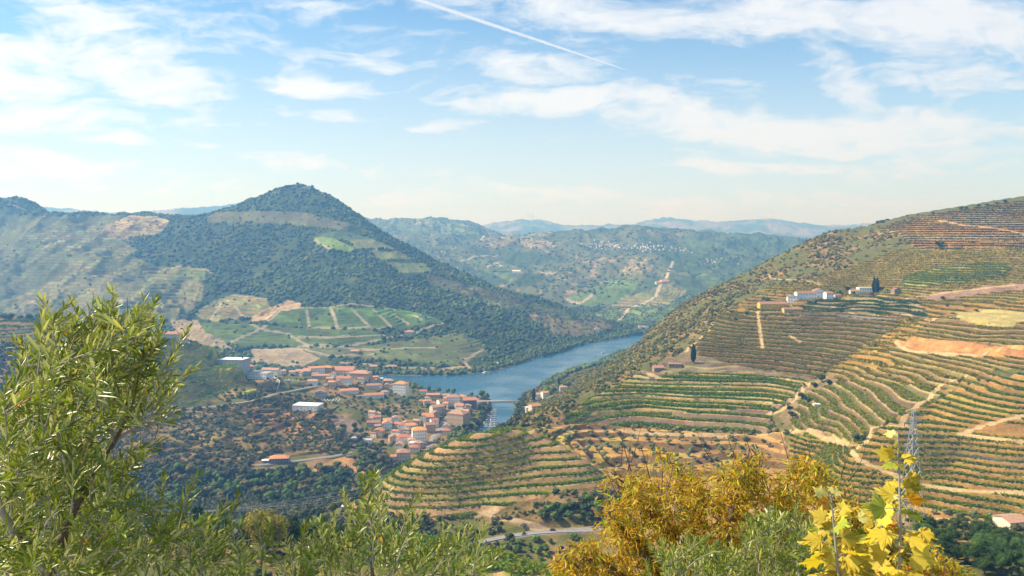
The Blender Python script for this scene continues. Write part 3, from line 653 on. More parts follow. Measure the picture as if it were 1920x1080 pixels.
def simple(name, col, rough=.8, var=.25, scale=.5, spec=.3, metal=0.0, obj_rand=0.0, trans=0.0):
    """Principled paint, plaster, tile or stone with noise through it."""
    m = bpy.data.materials.new(name); N, L, P = nodes_of(m)
    n = N.new("ShaderNodeTexNoise"); n.inputs["Scale"].default_value = scale; n.inputs["Detail"].default_value = 5
    geo = N.new("ShaderNodeNewGeometry"); L.new(geo.outputs["Position"], n.inputs["Vector"])
    r = N.new("ShaderNodeMapRange"); L.new(n.outputs["Fac"], r.inputs["Value"]); r.inputs["From Min"].default_value = .25; r.inputs["From Max"].default_value = .75
    r.inputs["To Min"].default_value = 1 - var; r.inputs["To Max"].default_value = 1 + var
    s = r.outputs[0]
    if obj_rand:
        oi = N.new("ShaderNodeObjectInfo"); r2 = N.new("ShaderNodeMapRange"); L.new(oi.outputs["Random"], r2.inputs["Value"])
        r2.inputs["To Min"].default_value = 1 - obj_rand; r2.inputs["To Max"].default_value = 1 + obj_rand
        mm = N.new("ShaderNodeMath"); mm.operation = 'MULTIPLY'; L.new(s, mm.inputs[0]); L.new(r2.outputs[0], mm.inputs[1]); s = mm.outputs[0]
    vm = N.new("ShaderNodeVectorMath"); vm.operation = 'SCALE'; vm.inputs[0].default_value = col; L.new(s, vm.inputs["Scale"])
    L.new(vm.outputs[0], P.inputs["Base Color"]); P.inputs["Roughness"].default_value = rough; P.inputs["Specular IOR Level"].default_value = spec; P.inputs["Metallic"].default_value = metal
    if trans:
        o = [x for x in N if x.type == 'OUTPUT_MATERIAL'][0]
        tr = N.new("ShaderNodeBsdfTranslucent"); L.new(vm.outputs[0], tr.inputs["Color"])
        mx = N.new("ShaderNodeMixShader"); mx.inputs[0].default_value = trans
        L.new(P.outputs[0], mx.inputs[1]); L.new(tr.outputs[0], mx.inputs[2]); L.new(mx.outputs[0], o.inputs["Surface"])
    return m
def attr_leaf(name, trans=.3, rough=.7, gain=1.0, spec=.2):
    """Foliage whose own colour varies from plant to plant (mesh attribute Col)."""
    m = bpy.data.materials.new(name); N, L, P = nodes_of(m)
    at = N.new("ShaderNodeAttribute"); at.attribute_name = "Col"
    vm = N.new("ShaderNodeVectorMath"); vm.operation = 'SCALE'; L.new(at.outputs["Color"], vm.inputs[0]); vm.inputs["Scale"].default_value = gain
    L.new(vm.outputs[0], P.inputs["Base Color"]); P.inputs["Roughness"].default_value = rough; P.inputs["Specular IOR Level"].default_value = spec
    if trans:
        o = [x for x in N if x.type == 'OUTPUT_MATERIAL'][0]
        tr = N.new("ShaderNodeBsdfTranslucent"); L.new(vm.outputs[0], tr.inputs["Color"])
        mx = N.new("ShaderNodeMixShader"); mx.inputs[0].default_value = trans
        L.new(P.outputs[0], mx.inputs[1]); L.new(tr.outputs[0], mx.inputs[2]); L.new(mx.outputs[0], o.inputs["Surface"])
    return m
M_GROUND = ground_material()

def np_mesh(name, co, faces, mat, cols=None, smooth_=False, k=None):
    """co (n,3), faces (m,k) -> mesh object data."""
    me = bpy.data.meshes.new(name)
    co = np.ascontiguousarray(co, np.float32); faces = np.ascontiguousarray(faces, np.int32)
    me.vertices.add(len(co)); me.vertices.foreach_set("co", co.ravel())
    me.loops.add(faces.size); me.loops.foreach_set("vertex_index", faces.ravel())
    nf, k = faces.shape
    me.polygons.add(nf); me.polygons.foreach_set("loop_start", np.arange(0, nf * k, k, dtype=np.int32))
    if smooth_: me.polygons.foreach_set("use_smooth", np.ones(nf, bool))
    me.update()
    if cols is not None:
        a = me.color_attributes.new("Col", 'FLOAT_COLOR', 'POINT')
        c4 = np.ones((len(co), 4), np.float32); c4[:, :3] = cols
        a.data.foreach_set("color", c4.ravel())
    if mat is not None: me.materials.append(mat)
    return me
def link(name, me, parent=None, kind=None):
    o = bpy.data.objects.new(name, me); COL.objects.link(o)
    if parent is not None: o.parent = parent
    if kind: o["kind"] = kind
    return o
def grid_part(name, j0, j1):
    zz = Z[j0:j1]; nr = zz.shape[0]
    co = np.stack([Xg[j0:j1], Yg[j0:j1], zz], -1).reshape(-1, 3)
    idx = np.arange(nr * NX, dtype=np.int32).reshape(nr, NX)
    q = np.stack([idx[:-1, :-1], idx[:-1, 1:], idx[1:, 1:], idx[1:, :-1]], -1).reshape(-1, 4)
    return link(name, np_mesh(name, co, q, M_GROUND, COLR[j0:j1].reshape(-1, 3), True), kind="structure")
def tag(o, label=None, cat=None, group=None, kind=None):
    if label: o["label"] = label
    if cat: o["category"] = cat
    if group: o["group"] = group
    if kind: o["kind"] = kind
    return o
def empty(name, loc=(0, 0, 0), rz=0.0):
    o = bpy.data.objects.new(name, None); o.location = loc; o.rotation_euler = (0, 0, rz); o.empty_display_size = 1
    COL.objects.link(o); return o
# ------------------------------------------------------------------ pads and roads pressed into the ground, before the ground is meshed
ROADS = []
def press_road(name, pts, ymin, width, ymax=1e9, drop=0.0):
    w = world_line(pts, ymin, ymax)
    a = np.array(w)
    # resample and smooth
    seg = np.hypot(*(a[1:, :2] - a[:-1, :2]).T); s = np.concatenate([[0], np.cumsum(seg)])
    n = max(8, int(s[-1] / 6)); q = np.linspace(0, s[-1], n)
    b = np.stack([np.interp(q, s, a[:, i]) for i in range(3)], 1)
    for _ in range(6): b[1:-1] = (b[:-2] + 2 * b[1:-1] + b[2:]) / 4
    rows = (YS > b[:, 1].min() - 30) & (YS < b[:, 1].max() + 30)
    xx, yy = Xg[rows], Yg[rows]
    d, t = seg_dist(xx, yy, b[:, :2], want_t=True)
    zr = np.interp(t, np.arange(len(b)), b[:, 2])
    wgt = smooth(width * 0.5 + 6, width * 0.5 + 1.0, d)
    Z[rows] = Z[rows] * (1 - wgt) + (zr - 0.15) * wgt
    TF = TFRAC[rows]; TF[d < width * 0.7 + 1] = -1; TFRAC[rows] = TF
    ROADS.append((name, b, width)); return b
press_road("road", [(868, 1024), (905, 1016), (960, 1004), (1010, 998), (1060, 995), (1130, 990), (1200, 985)], 500, 9)
press_road("road", [(300, 772), (345, 766), (400, 762), (450, 755), (490, 748), (515, 738), (545, 733), (600, 722), (640, 716)], 1000, 6)
press_road("road", [(480, 872), (520, 868), (570, 862), (620, 856), (660, 848)], 850, 5.5)
press_road("road", [(793, 862), (800, 845), (812, 822), (828, 800), (840, 782), (850, 768)], 1000, 8)
PADS = []
press_road("road", [(505, 690), (515, 705), (522, 718)], 1200, 6, 1500)
def press_pad(px, py, r, ymin, z=None, ymax=1e9):
    p = hit(px, py, ymin, ymax)
    if p is None: return None
    rows = (YS > p[1] - r * 1.6) & (YS < p[1] + r * 1.6)
    d = np.hypot(Xg[rows] - p[0], Yg[rows] - p[1])
    w = smooth(r * 1.5, r, d)
    Z[rows] = Z[rows] * (1 - w) + p[2] * w
    return p

for (px, py, r, y0, y1) in ((1390, 587, 9, 900, 1300), (1430, 580, 14, 900, 1300), (1450, 580, 18, 900, 1300), (1475, 581, 18, 900, 1300), (1500, 582, 12, 900, 1300), (1490, 567, 12, 950, 1300), (1513, 564, 18, 950, 1300), (1540, 562, 16, 950, 1300), (1562, 561, 14, 950, 1300),
                           (1625, 552, 16, 950, 1300), (1603, 553, 9, 950, 1300), (1236, 698, 12, 780, 1150), (1262, 692, 14, 780, 1150), (548, 714, 20, 1100, 1500), (622, 752, 20, 1050, 1500), (571, 772, 24, 1000, 1500), (430, 686, 26, 1200, 1500), (481, 712, 20, 1150, 1500), (523, 871, 14, 820, 1100), (1533, 764, 5, 560, 900)):
    press_pad(px, py, r, y0, None, y1); refresh()

# ------------------------------------------------------------------ foliage builders
def ico(sub):
    import bmesh
    bm = bmesh.new(); bmesh.ops.create_icosphere(bm, subdivisions=sub, radius=1.0)
    v = np.array([x.co[:] for x in bm.verts]); f = np.array([[y.index for y in x.verts] for x in bm.faces]); bm.free()
    return v, f
ICO1, ICO2, ICO3 = ico(1), ico(2), ico(3)
def lump(v, amp, seed, freq=1.7):
    n = fbm(v[:, 0] * freq + seed * 3.1 + v[:, 2] * 1.3, v[:, 1] * freq + seed + v[:, 2] * 0.9, 3, seed)
    return v * (1 + amp * n)[:, None]
def scatter(name, label, cat, tmpl, pos, scl, col, mat, jitter=.25, kind="stuff", squash=(1, 1)):
    """One mesh holding many small plants: templates (verts, faces) copied to each position."""
    n = len(pos)
    if n == 0: return None
    rz = rng.random(n) * 6.283; which = rng.integers(0, len(tmpl), n)
    V, Fc, C = [], [], []; off = 0
    for k, (tv, tf) in enumerate(tmpl):
        s = np.where(which == k)[0]
        if not len(s): continue
        c, si = np.cos(rz[s]), np.sin(rz[s])
        x = tv[None, :, 0] * scl[s, None, 0]; y = tv[None, :, 1] * scl[s, None, 0]; z = tv[None, :, 2] * scl[s, None, 1]
        P = np.stack([x * c[:, None] - y * si[:, None] + pos[s, None, 0], x * si[:, None] + y * c[:, None] + pos[s, None, 1], z + pos[s, None, 2]], -1)
        nv = tv.shape[0]
        V.append(P.reshape(-1, 3)); Fc.append((tf[None] + (np.arange(len(s)) * nv)[:, None, None] + off).reshape(-1, tf.shape[1]))
        off += nv * len(s)
        cc = col[s, None, :] * (1 + jitter * (rng.random((len(s), nv, 1)) - .5) * 2)
        C.append(cc.reshape(-1, 3))
    me = np_mesh(name, np.concatenate(V), np.concatenate(Fc), mat, np.concatenate(C))
    o = link(name, me); return tag(o, label, cat, kind=kind)
def tuft(n, seed, flat=0.0, size=.5):
    r = np.random.default_rng(seed)
    c = r.normal(0, .42, (n, 3)); c[:, 2] = np.abs(c[:, 2]) * 1.1 + .1
    a = r.normal(0, 1, (n, 3)); a /= np.linalg.norm(a, axis=1)[:, None]; b = r.normal(0, 1, (n, 3)); b = np.cross(a, b); b /= np.linalg.norm(b, axis=1)[:, None]
    s = size * (0.6 + r.random((n, 1)) * .8)
    v = np.stack([c + a * s, c + b * s, c - a * s * .8 - b * s * .7], 1).reshape(-1, 3)
    return v, np.arange(n * 3).reshape(n, 3)
M_VINE = attr_leaf("vine_leaves", .35, .65)
M_SCRUB = attr_leaf("scrub_leaves", .15, .8)
M_FOREST = attr_leaf("forest_leaves", .0, .9)

# ------------------------------------------------------------------ vine rows
def plant_vines():
    pos, col, sc = [], [], []
    for k, rg in enumerate(REG):
        if not rg["vines"]: continue
        for (f0, f1, dens, vc) in rg["vines"]:
            m = (REGID == k) & VIS & (TFRAC > f0) & (TFRAC < f1) & (Yg < 1500)
            # vines that failed, and stretches of poorer growth
            gap = smooth(-0.55, -0.1, nB * .5 + nA * .8 + 0.35 * dens)
            p = AREA * gap * dens * VINE_PER_M2 * smooth(2200, 500, Yg)
            m &= rng.random(m.shape) < p
            j, i = np.where(m)
            if not len(j): continue
            x = Xg[j, i] + (rng.random(len(j)) - .5) * Yg[j, i] * dUx; y = Yg[j, i] + (rng.random(len(j)) - .5) * dY[j] * .6
            z = Z[j, i] - .1
            pos.append(np.stack([x, y, z], 1))
            c = np.array(vc)[None] * (0.75 + .5 * rng.random((len(j), 1)))
            yl = smooth(0.0, .7, nA[j, i] + (rng.random(len(j)) - .5) * .8)[:, None]
            c = c * (1 - .6 * yl) + np.array([[0.32, .25, .02]]) * .6 * yl
            col.append(c); s = 1.05 + .35 * rng.random(len(j)) + (y / 1300.0); sc.append(np.stack([s, s * 1.15], 1))
    pos = np.concatenate(pos); col = np.concatenate(col); sc = np.concatenate(sc)
    print("vines", len(pos))
    tm = [tuft(5, s, size=.55) for s in range(6)]
    scatter("vines", "rows of green and yellowing grape vines along the terraces of the hillsides", "vines", tm, pos, sc, col, M_VINE, .3)
VINE_PER_M2 = .7
def sample(mask, per_m2, extra=None):
    p = AREA * per_m2
    if extra is not None: p = p * extra
    m = mask & (rng.random(mask.shape) < p)
    j, i = np.where(m)
    x = Xg[j, i] + (rng.random(len(j)) - .5) * Yg[j, i] * dUx; y = Yg[j, i] + (rng.random(len(j)) - .5) * dY[j]
    return j, i, np.stack([x, y, Z[j, i]], 1)
refresh()
JA = int(np.searchsorted(YS, 480)); JB = int(np.searchsorted(YS, 1560)); JC = int(np.searchsorted(YS, 3200))
grid_part("ground", 0, JA + 1); grid_part("terraced_hillside", JA, JB + 1); grid_part("hills", JB, JC + 1); grid_part("mountains", JC, NR)
plant_vines()
for name, b, w in ROADS:
    n = len(b); t = np.gradient(b[:, :2], axis=0); t /= np.linalg.norm(t, axis=1)[:, None] + 1e-9
    nr_ = np.stack([-t[:, 1], t[:, 0], t[:, 0] * 0], 1)
    rows_ = []
    for k, off in enumerate((-.5, -.46, .46, .5)):
        p = b + nr_ * off * w; p[:, 2] = b[:, 2] + (0.0 if k in (1, 2) else -0.25); rows_.append(p)
    co = np.stack(rows_, 1).reshape(-1, 3)
    f = [[i * 4 + k, i * 4 + k + 1, i * 4 + k + 5, i * 4 + k + 4] for i in range(n - 1) for k in range(3)]
    if "M_ROAD" not in globals(): M_ROAD = simple("asphalt", (.23, .215, .20), .9, .15, .3); M_WALLSTONE = simple("wall_stone", (.33, .27, .2), .95, .3, .8); M_WHITEP = simple("painted_line", (.75, .75, .72), .8, .1)
    link(name, np_mesh(name, co, np.array(f), M_ROAD), kind="structure")

# ------------------------------------------------------------------ masses of plants nobody could count
blob = [(lump(ICO1[0] * [1, 1, .95] + [0, 0, .55], .25, s), ICO1[1]) for s in range(5)]
blob2 = [(lump(ICO2[0] * [1, 1, .9] + [0, 0, .6], .55, s, 2.3), ICO2[1]) for s in range(5)]
def leafy(seed, n=26, core=True):
    tv, tf = tuft(n, seed, size=.42); tv = tv * [1.0, 1.0, 1.0]
    if core:
        cv = lump(ICO1[0] * [.7, .7, .62] + [0, 0, .6], .3, seed)
        return np.concatenate([cv, tv + [0, 0, .1]]), np.concatenate([ICO1[1], tf + len(cv)])
    return tv, tf
bush = [leafy(s) for s in range(6)]
def cols(n, a, b, p=1.0):
    t = rng.random((n, 1)) ** p
    return np.array(a)[None] * (1 - t) + np.array(b)[None] * t
RV = d_river > 4
# woods on the hill across the river
wood = VIS & (Yg > 1600) & (Yg < 3150) & (REGID < 0) & RV & (Z > 1)
clump = smooth(-.55, .25, nA * .6 + nC * .5 + nB * .3)
j, i, pos = sample(wood, .013 if not PREVIEW else .006, (.3 + .7 * clump) * (1 - .85 * smooth(.32, .45, fbm(Xg / 60, Yg / 60, 3, 71))))
s = 2.4 + 5.2 * rng.random(len(j)) ** 1.8; c = cols(len(j), (.022, .042, .016), (.095, .135, .03), 1.4)
br = smooth(.25, .6, nA[j, i])[:, None] * rng.random((len(j), 1)); c = c * (1 - br) + np.array([[.13, .105, .05]]) * br
c = c * (0.72 + .55 * smooth(-.4, .4, nC[j, i] + nA[j, i] * .5))[:, None]; print("wood", len(j))
scatter("forest", "dark green woodland covering the pointed hill across the river", "forest", blob, pos - [0, 0, 1.0], np.stack([s, s * .9], 1), c, M_FOREST, .25)
# hedges and single bushes among the far fields and along the shore
m = VIS & (Yg > 1600) & (Yg < 3150) & (REGID >= 0) & RV
j, i, pos = sample(m, .0009, smooth(.0, .4, nA) + .15 + 3.0 * smooth(770, 820, PX) * (PY < 640))
s = 2 + 2.2 * rng.random(len(j)); scatter("hedgerow_bushes", "scattered dark bushes between the far fields", "bushes", blob, pos - [0, 0, .6], np.stack([s, s * .9], 1), cols(len(j), (.03, .05, .02), (.07, .09, .03)), M_FOREST, .25)
m = VIS & (Yg > 1500) & (Yg < 2600) & (d_river > 2) & (d_river < 42)
j, i, pos = sample(m, .018)
s = 2.6 + 2.8 * rng.random(len(j)); scatter("riverside_woodland", "belt of green trees lining the far shore of the river", "woodland", blob2, pos - [0, 0, .8], np.stack([s, s * 1.15], 1), cols(len(j), (.035, .06, .02), (.09, .125, .035)), M_FOREST, .25)
m = VIS & (Yg > 3150) & (Yg < 6500)
j, i, pos = sample(m, .0011, smooth(-.1, .35, nA * .6 + nC * .7) + .04)
s = 5 + 5 * rng.random(len(j)); print("far", len(j))
scatter("distant_woodland", "patches of woodland on the far hills up the river", "woodland", blob, pos - [0, 0, 2], np.stack([s, s * .7], 1), cols(len(j), (.045, .07, .03), (.08, .10, .042)), M_FOREST, .2)
# scrub on the right-hand slope above the river
m = VIS & (Yg > 700) & (Yg < 1560) & (REGID < 0) & (PX > 985) & RV
j, i, pos = sample(m, .028, .12 + smooth(-.3, .3, nA * .8 + nB * .5 + smooth(1500, 1250, PX) * .25))
s = 1.0 + 2.3 * rng.random(len(j)) ** 1.8 + .9 * smooth(-.1, .4, nA[j, i]); print("scrubR", len(j))
scatter("scrub", "olive green scrub over the dry slope between the vineyards and the river", "scrub", bush, pos - [0, 0, .3], np.stack([s, s], 1), cols(len(j), (.055, .075, .02), (.25, .215, .055), 1.1), M_SCRUB, .25)
# scrub and low trees below the town and along the tributary
m = VIS & (Yg > 480) & (Yg < 1500) & (PX < 985) & (REGID < 0) & RV & (seg_dist(Xg, Yg, ROADS[1][1]) > 7) & (seg_dist(Xg, Yg, ROADS[2][1]) > 6) & (seg_dist(Xg, Yg, ROADS[3][1]) > 7)
m &= ~in_poly(PX, PY, [(470, 858), (670, 842), (675, 872), (560, 884), (470, 886)])
town = in_poly(PX, PY, [(560, 680), (760, 700), (880, 745), (900, 770), (840, 850), (760, 870), (690, 830), (640, 790), (600, 750), (460, 720), (400, 680)]) & (Yg > 950)
j, i, pos = sample(m & ~town, .05, smooth(-.5, .3, nA * .8 + nB * .4) + .12 + .5 * smooth(862, 880, PY) * (Yg > 640))
s = 1.1 + 2.8 * rng.random(len(j)) ** 1.4 + 1.2 * smooth(862, 880, PY[j, i]) * (pos[:, 1] > 640); print("scrubT", len(j))
scatter("valley_scrub", "dark green and brown scrub on the slopes below the town", "scrub", bush, pos - [0, 0, .3], np.stack([s, s * 1.05], 1), cols(len(j), (.025, .042, .018), (.12, .115, .04), 1.6), M_SCRUB, .25)
j, i, pos = sample(m & town, .012, smooth(-.3, .3, nB) + .1)
s = 1.2 + 2.0 * rng.random(len(j)); scatter("garden_greenery", "garden bushes between the town's houses", "bushes", bush, pos - [0, 0, .3], np.stack([s, s], 1), cols(len(j), (.03, .06, .02), (.09, .13, .035), 1.3), M_SCRUB, .25)
m = VIS & (Yg > 480) & (Yg < 1300) & (REGID >= 0) & (PX < 1200) & (PY > 690)
mm_ = m & np.isin(REGID, TS_IDS)
j, i, pos = sample(mm_, .042, smooth(-.5, .3, nA * .7 + nB * .5) + .15)
s = 1.0 + 2.6 * rng.random(len(j)) ** 1.3; scatter("terrace_scrub", "bushes overgrowing the broken brown terraces below the town", "scrub", bush, pos - [0, 0, .3], np.stack([s, s], 1), cols(len(j), (.04, .065, .02), (.17, .155, .045), 1.3), M_SCRUB, .25)
# weeds and small bushes on the right-hand terraces
m = VIS & (Yg > 480) & (Yg < 1450) & (REGID >= 0) & (PX > 700)
j, i, pos = sample(m, .0035, smooth(.0, .5, nA + .4 * nB) + .12 + .5 * (TFRAC < 0))
s = .5 + 1.1 * rng.random(len(j)) ** 2; scatter("terrace_weeds", "weeds and low bushes on the terrace banks", "weeds", bush, pos - [0, 0, .2], np.stack([s, s], 1), cols(len(j), (.05, .065, .02), (.2, .16, .06), 1.2), M_SCRUB, .25)
m = VIS & (Yg > 150) & (Yg < 480) & (REGID < 0)
j, i, pos = sample(m, .05, smooth(-.5, .2, nA + .4 * nB) + .1)
s = .7 + 1.6 * rng.random(len(j)) ** 1.6; scatter("slope_scrub", "scrub on the near slope below the viewpoint", "scrub", bush, pos - [0, 0, .2], np.stack([s, s], 1), cols(len(j), (.035, .06, .018), (.15, .15, .04), 1.3), M_SCRUB, .25)

# ------------------------------------------------------------------ single trees
def leaf_rand(name, gain=1.0, trans=.2):
    m = attr_leaf(name, trans, .75)
    N, L = m.node_tree.nodes, m.node_tree.links
    vm = [x for x in N if x.type == 'VECT_MATH'][0]
    oi = N.new("ShaderNodeObjectInfo"); r = N.new("ShaderNodeMapRange"); L.new(oi.outputs["Random"], r.inputs["Value"]); r.inputs["To Min"].default_value = .7 * gain; r.inputs["To Max"].default_value = 1.35 * gain
    L.new(r.outputs[0], vm.inputs["Scale"]); return m
M_CROWN = leaf_rand("crown_leaves")
M_BARK = simple("bark", (.13, .095, .07), .95, .3, 3)
def tube(points, radii, sides=6, cap=True):
    P = np.array(points, float); n = len(P); V = []; Fq = []
    T = np.gradient(P, axis=0); T /= np.linalg.norm(T, axis=1)[:, None] + 1e-9
    ref = np.array([0, 0, 1.0]) if abs(T[:, 2]).mean() < .8 else np.array([1.0, 0, 0])
    for k in range(n):
        a = np.cross(T[k], ref); a /= np.linalg.norm(a) + 1e-9; b = np.cross(T[k], a)
        for q in range(sides):
            an = 2 * math.pi * q / sides; V.append(P[k] + radii[k] * (math.cos(an) * a + math.sin(an) * b))
    for k in range(n - 1):
        for q in range(sides):
            Fq.append([k * sides + q, k * sides + (q + 1) % sides, (k + 1) * sides + (q + 1) % sides, (k + 1) * sides + q])
    return np.array(V), np.array(Fq)
def merge(parts):
    V, Fc, off = [], [], 0
    for v, f in parts: V.append(v); Fc.append(f + off); off += len(v)
    return np.concatenate(V), np.concatenate(Fc)
def crown_data(seed, ca, cb, lobes=8, tw=1.0, th=1.0, n=420, leaf=.075, low=.35, core=.86, rs_=1.0):
    """Crown of unit radius (height about 1.6) from lobes of leaf clumps."""
    r = np.random.default_rng(seed); V, Fc, C = [], [], []; off = 0
    for k in range(lobes):
        a = r.random() * 6.283; d = r.random() ** .6 * .55
        ctr = np.array([math.cos(a) * d * tw, math.sin(a) * d * tw, low + .5 + (r.random() * .75 - .1) * th * (1 - .4 * d)])
        rad = (.32 + .2 * r.random()) * rs_; ctr[:2] *= (1 + .35 * (1 - rs_) / .5)
        cv = lump(ICO2[0] * [1, 1, .8], .45, seed * 11 + k, 2.2) * rad * core + ctr
        t = r.random(); col = np.array(ca) * (1 - t) + np.array(cb) * t
        V.append(cv); Fc.append(ICO2[1] + off); off += len(cv); C.append(np.repeat((col * .8)[None], len(cv), 0))
        m = n // lobes
        dr = r.normal(0, 1, (m, 3)); dr /= np.linalg.norm(dr, axis=1)[:, None]
        c = ctr + dr * rad * (0.82 + .35 * r.random((m, 1))) * [1, 1, .85]
        u = r.normal(0, 1, (m, 3)); u /= np.linalg.norm(u, axis=1)[:, None]; w = np.cross(u, dr); w /= np.linalg.norm(w, axis=1)[:, None] + 1e-9
        s = leaf * (0.6 + r.random((m, 1)))
        tv = np.stack([c + u * s, c + w * s, c - u * s * .8 - w * s * .6], 1).reshape(-1, 3)
        V.append(tv); Fc.append(np.arange(m * 3).reshape(m, 3) + off); off += m * 3
        cc = col[None] * (0.8 + .7 * r.random((m, 1))); C.append(np.repeat(cc, 3, 0))
    return np.concatenate(V), np.concatenate(Fc), np.concatenate(C)
def trunk_data(seed, h=.9, r0=.075):
    r = np.random.default_rng(seed); bend = r.normal(0, .05, 2)
    parts = [tube([(0, 0, -.25), (bend[0] * .3, bend[1] * .3, h * .4), (bend[0], bend[1], h)], [r0 * 1.3, r0, r0 * .6])]
    for k in range(4):
        a = r.random() * 6.28; parts.append(tube([(bend[0] * .6, bend[1] * .6, h * .55), (math.cos(a) * .2, math.sin(a) * .2, h * .85), (math.cos(a) * .42, math.sin(a) * .42, h * 1.15)], [r0 * .55, r0 * .4, r0 * .2], 5))
    return merge(parts)
TREE_KINDS = {}
def tree_kind(name, variants, **kw):
    L_ = []
    for k in range(variants):
        v, f, c = crown_data(hash(name) % 97 if False else sum(map(ord, name)) + k * 7, **kw)
        tv, tf = trunk_data(k + len(name))
        L_.append((np_mesh(name + "_crown", v, f, M_CROWN, c), np_mesh(name + "_trunk", tv, tf, M_BARK, smooth_=True)))
    TREE_KINDS[name] = L_
tree_kind("green", 4, ca=(.06, .12, .02), cb=(.14, .22, .035))
tree_kind("dark", 4, ca=(.022, .048, .014), cb=(.06, .105, .022))
tree_kind("olive", 4, ca=(.14, .18, .06), cb=(.25, .27, .11), lobes=6, th=.7, n=360)
tree_kind("tawny", 3, ca=(.13, .115, .04), cb=(.21, .165, .055))
tree_kind("yellow", 1, ca=(.30, .25, .015), cb=(.44, .36, .02), n=7000, leaf=.026, lobes=30, core=.5, rs_=.62)
tree_kind("pine", 3, ca=(.03, .065, .018), cb=(.09, .15, .03), n=7000, leaf=.034, lobes=30, core=.5, rs_=.62)
def cypress_data(seed):
    r = np.random.default_rng(seed); v = ICO3[0].copy()
    v = lump(v, .12, seed, 4.0); zt = (v[:, 2] + 1) / 2
    w = np.clip(np.sin(np.clip(zt, 0, 1) ** .75 * math.pi), 0, 1) ** .75
    ang = np.arctan2(v[:, 1], v[:, 0]); rad = np.hypot(v[:, 0], v[:, 1]); k = np.where(rad > 1e-6, (w * .13 + .004) / np.maximum(rad, .05), 0)
    co = np.stack([v[:, 0] * k * rad ** 0 , v[:, 1] * k, .06 + zt * .96], 1)
    m = 500; zz_ = r.random(m); wr = np.sin(zz_ ** .75 * math.pi) ** .75 * .13; a = r.random(m) * 6.283
    c = np.stack([np.cos(a) * wr, np.sin(a) * wr, .06 + zz_ * .94], 1); u = r.normal(0, .014, (m, 3)); u[:, 2] = .04
    tv = np.stack([c - u, c + np.stack([np.cos(a), np.sin(a), a * 0], 1) * .02, c + u], 1).reshape(-1, 3)
    V = np.concatenate([co, tv]); Fc = np.concatenate([ICO3[1], np.arange(m * 3).reshape(m, 3) + len(co)])
    C = np.array([[.018, .036, .016]]) * (0.7 + .8 * r.random((len(V), 1)))
    return V, Fc, C
TREE_KINDS["cypress"] = []
for k in range(2):
    v, f, c = cypress_data(5 + k); tv, tf = tube([(0, 0, -.03), (0, 0, .12)], [.022, .018]); TREE_KINDS["cypress"].append((np_mesh("cypress_crown", v, f, M_CROWN, c), np_mesh("cypress_trunk", tv, tf, M_BARK)))
NTREES = {}
def tree(kind, p, r, hscale=1.0, name="tree", label=None, cat="tree", group=None):
    crown, trunk = random.choice(TREE_KINDS[kind])
    o = empty(name, p, random.random() * 6.28)
    sc = (r, r, r * hscale)
    c = link("crown", crown, o); t = link("trunk", trunk, o); c.scale = sc; t.scale = sc
    NTREES[name] = NTREES.get(name, 0) + 1
    return tag(o, label, cat, group)
def spread(poly, n, ymin, ymax, mind, ok=None):
    """n well separated places inside a patch of the landscape."""
    xs_ = [p[0] for p in poly]; ys_ = [p[1] for p in poly]; out = []; tries = 0
    while len(out) < n and tries < n * 40:
        tries += 1
        px, py = random.uniform(min(xs_), max(xs_)), random.uniform(min(ys_), max(ys_))
        if not in_poly(np.array([px]), np.array([py]), poly)[0]: continue
        h_ = hit(px, py, ymin, ymax)
        if h_ is None or h_[2] < 1.0: continue
        if any((h_[0] - q[0]) ** 2 + (h_[1] - q[1]) ** 2 < mind ** 2 for q in out): continue
        if any(seg_dist(h_[:1], h_[1:2], b[:, :2])[0] < w / 2 + 3 for _, b, w in ROADS): continue
        out.append(h_)
    return out
ORD = 'first second third fourth fifth sixth seventh eighth ninth tenth eleventh twelfth'.split()
def ordinal(k): return ORD[k - 1] if k <= 12 else str(k) + ('th' if 10 < k % 100 < 14 else {1: 'st', 2: 'nd', 3: 'rd'}.get(k % 10, 'th'))
def grove(poly, n, ymin, ymax, mind, kinds, rr, hs, name, label, group, cat="tree"):
    P = spread(poly, n, ymin, ymax, mind)
    P.sort(key=lambda p: p[0] / p[1]); n_ = len(P); lo, hi = rr
    for k, p in enumerate(P):
        kd = random.choice(kinds); r = random.uniform(lo, hi)
        if n_ <= 40: lb = ordinal(k + 1) + " from the left: " + label
        else:
            size = ["small", "middling", "large"][min(2, int((r - lo) / (hi - lo) * 3))]; tone = {"green": "mid green", "dark": "dark green", "tawny": "brownish", "olive": "grey green"}[kd]
            lb = size + " " + tone + " " + label + ", " + ["left part", "middle part", "right part"][min(2, k * 3 // n_)]
        tree(kd, (p[0], p[1], p[2] - .2), r, hs * random.uniform(.85, 1.15), name, lb, cat, group)
    return len(P)
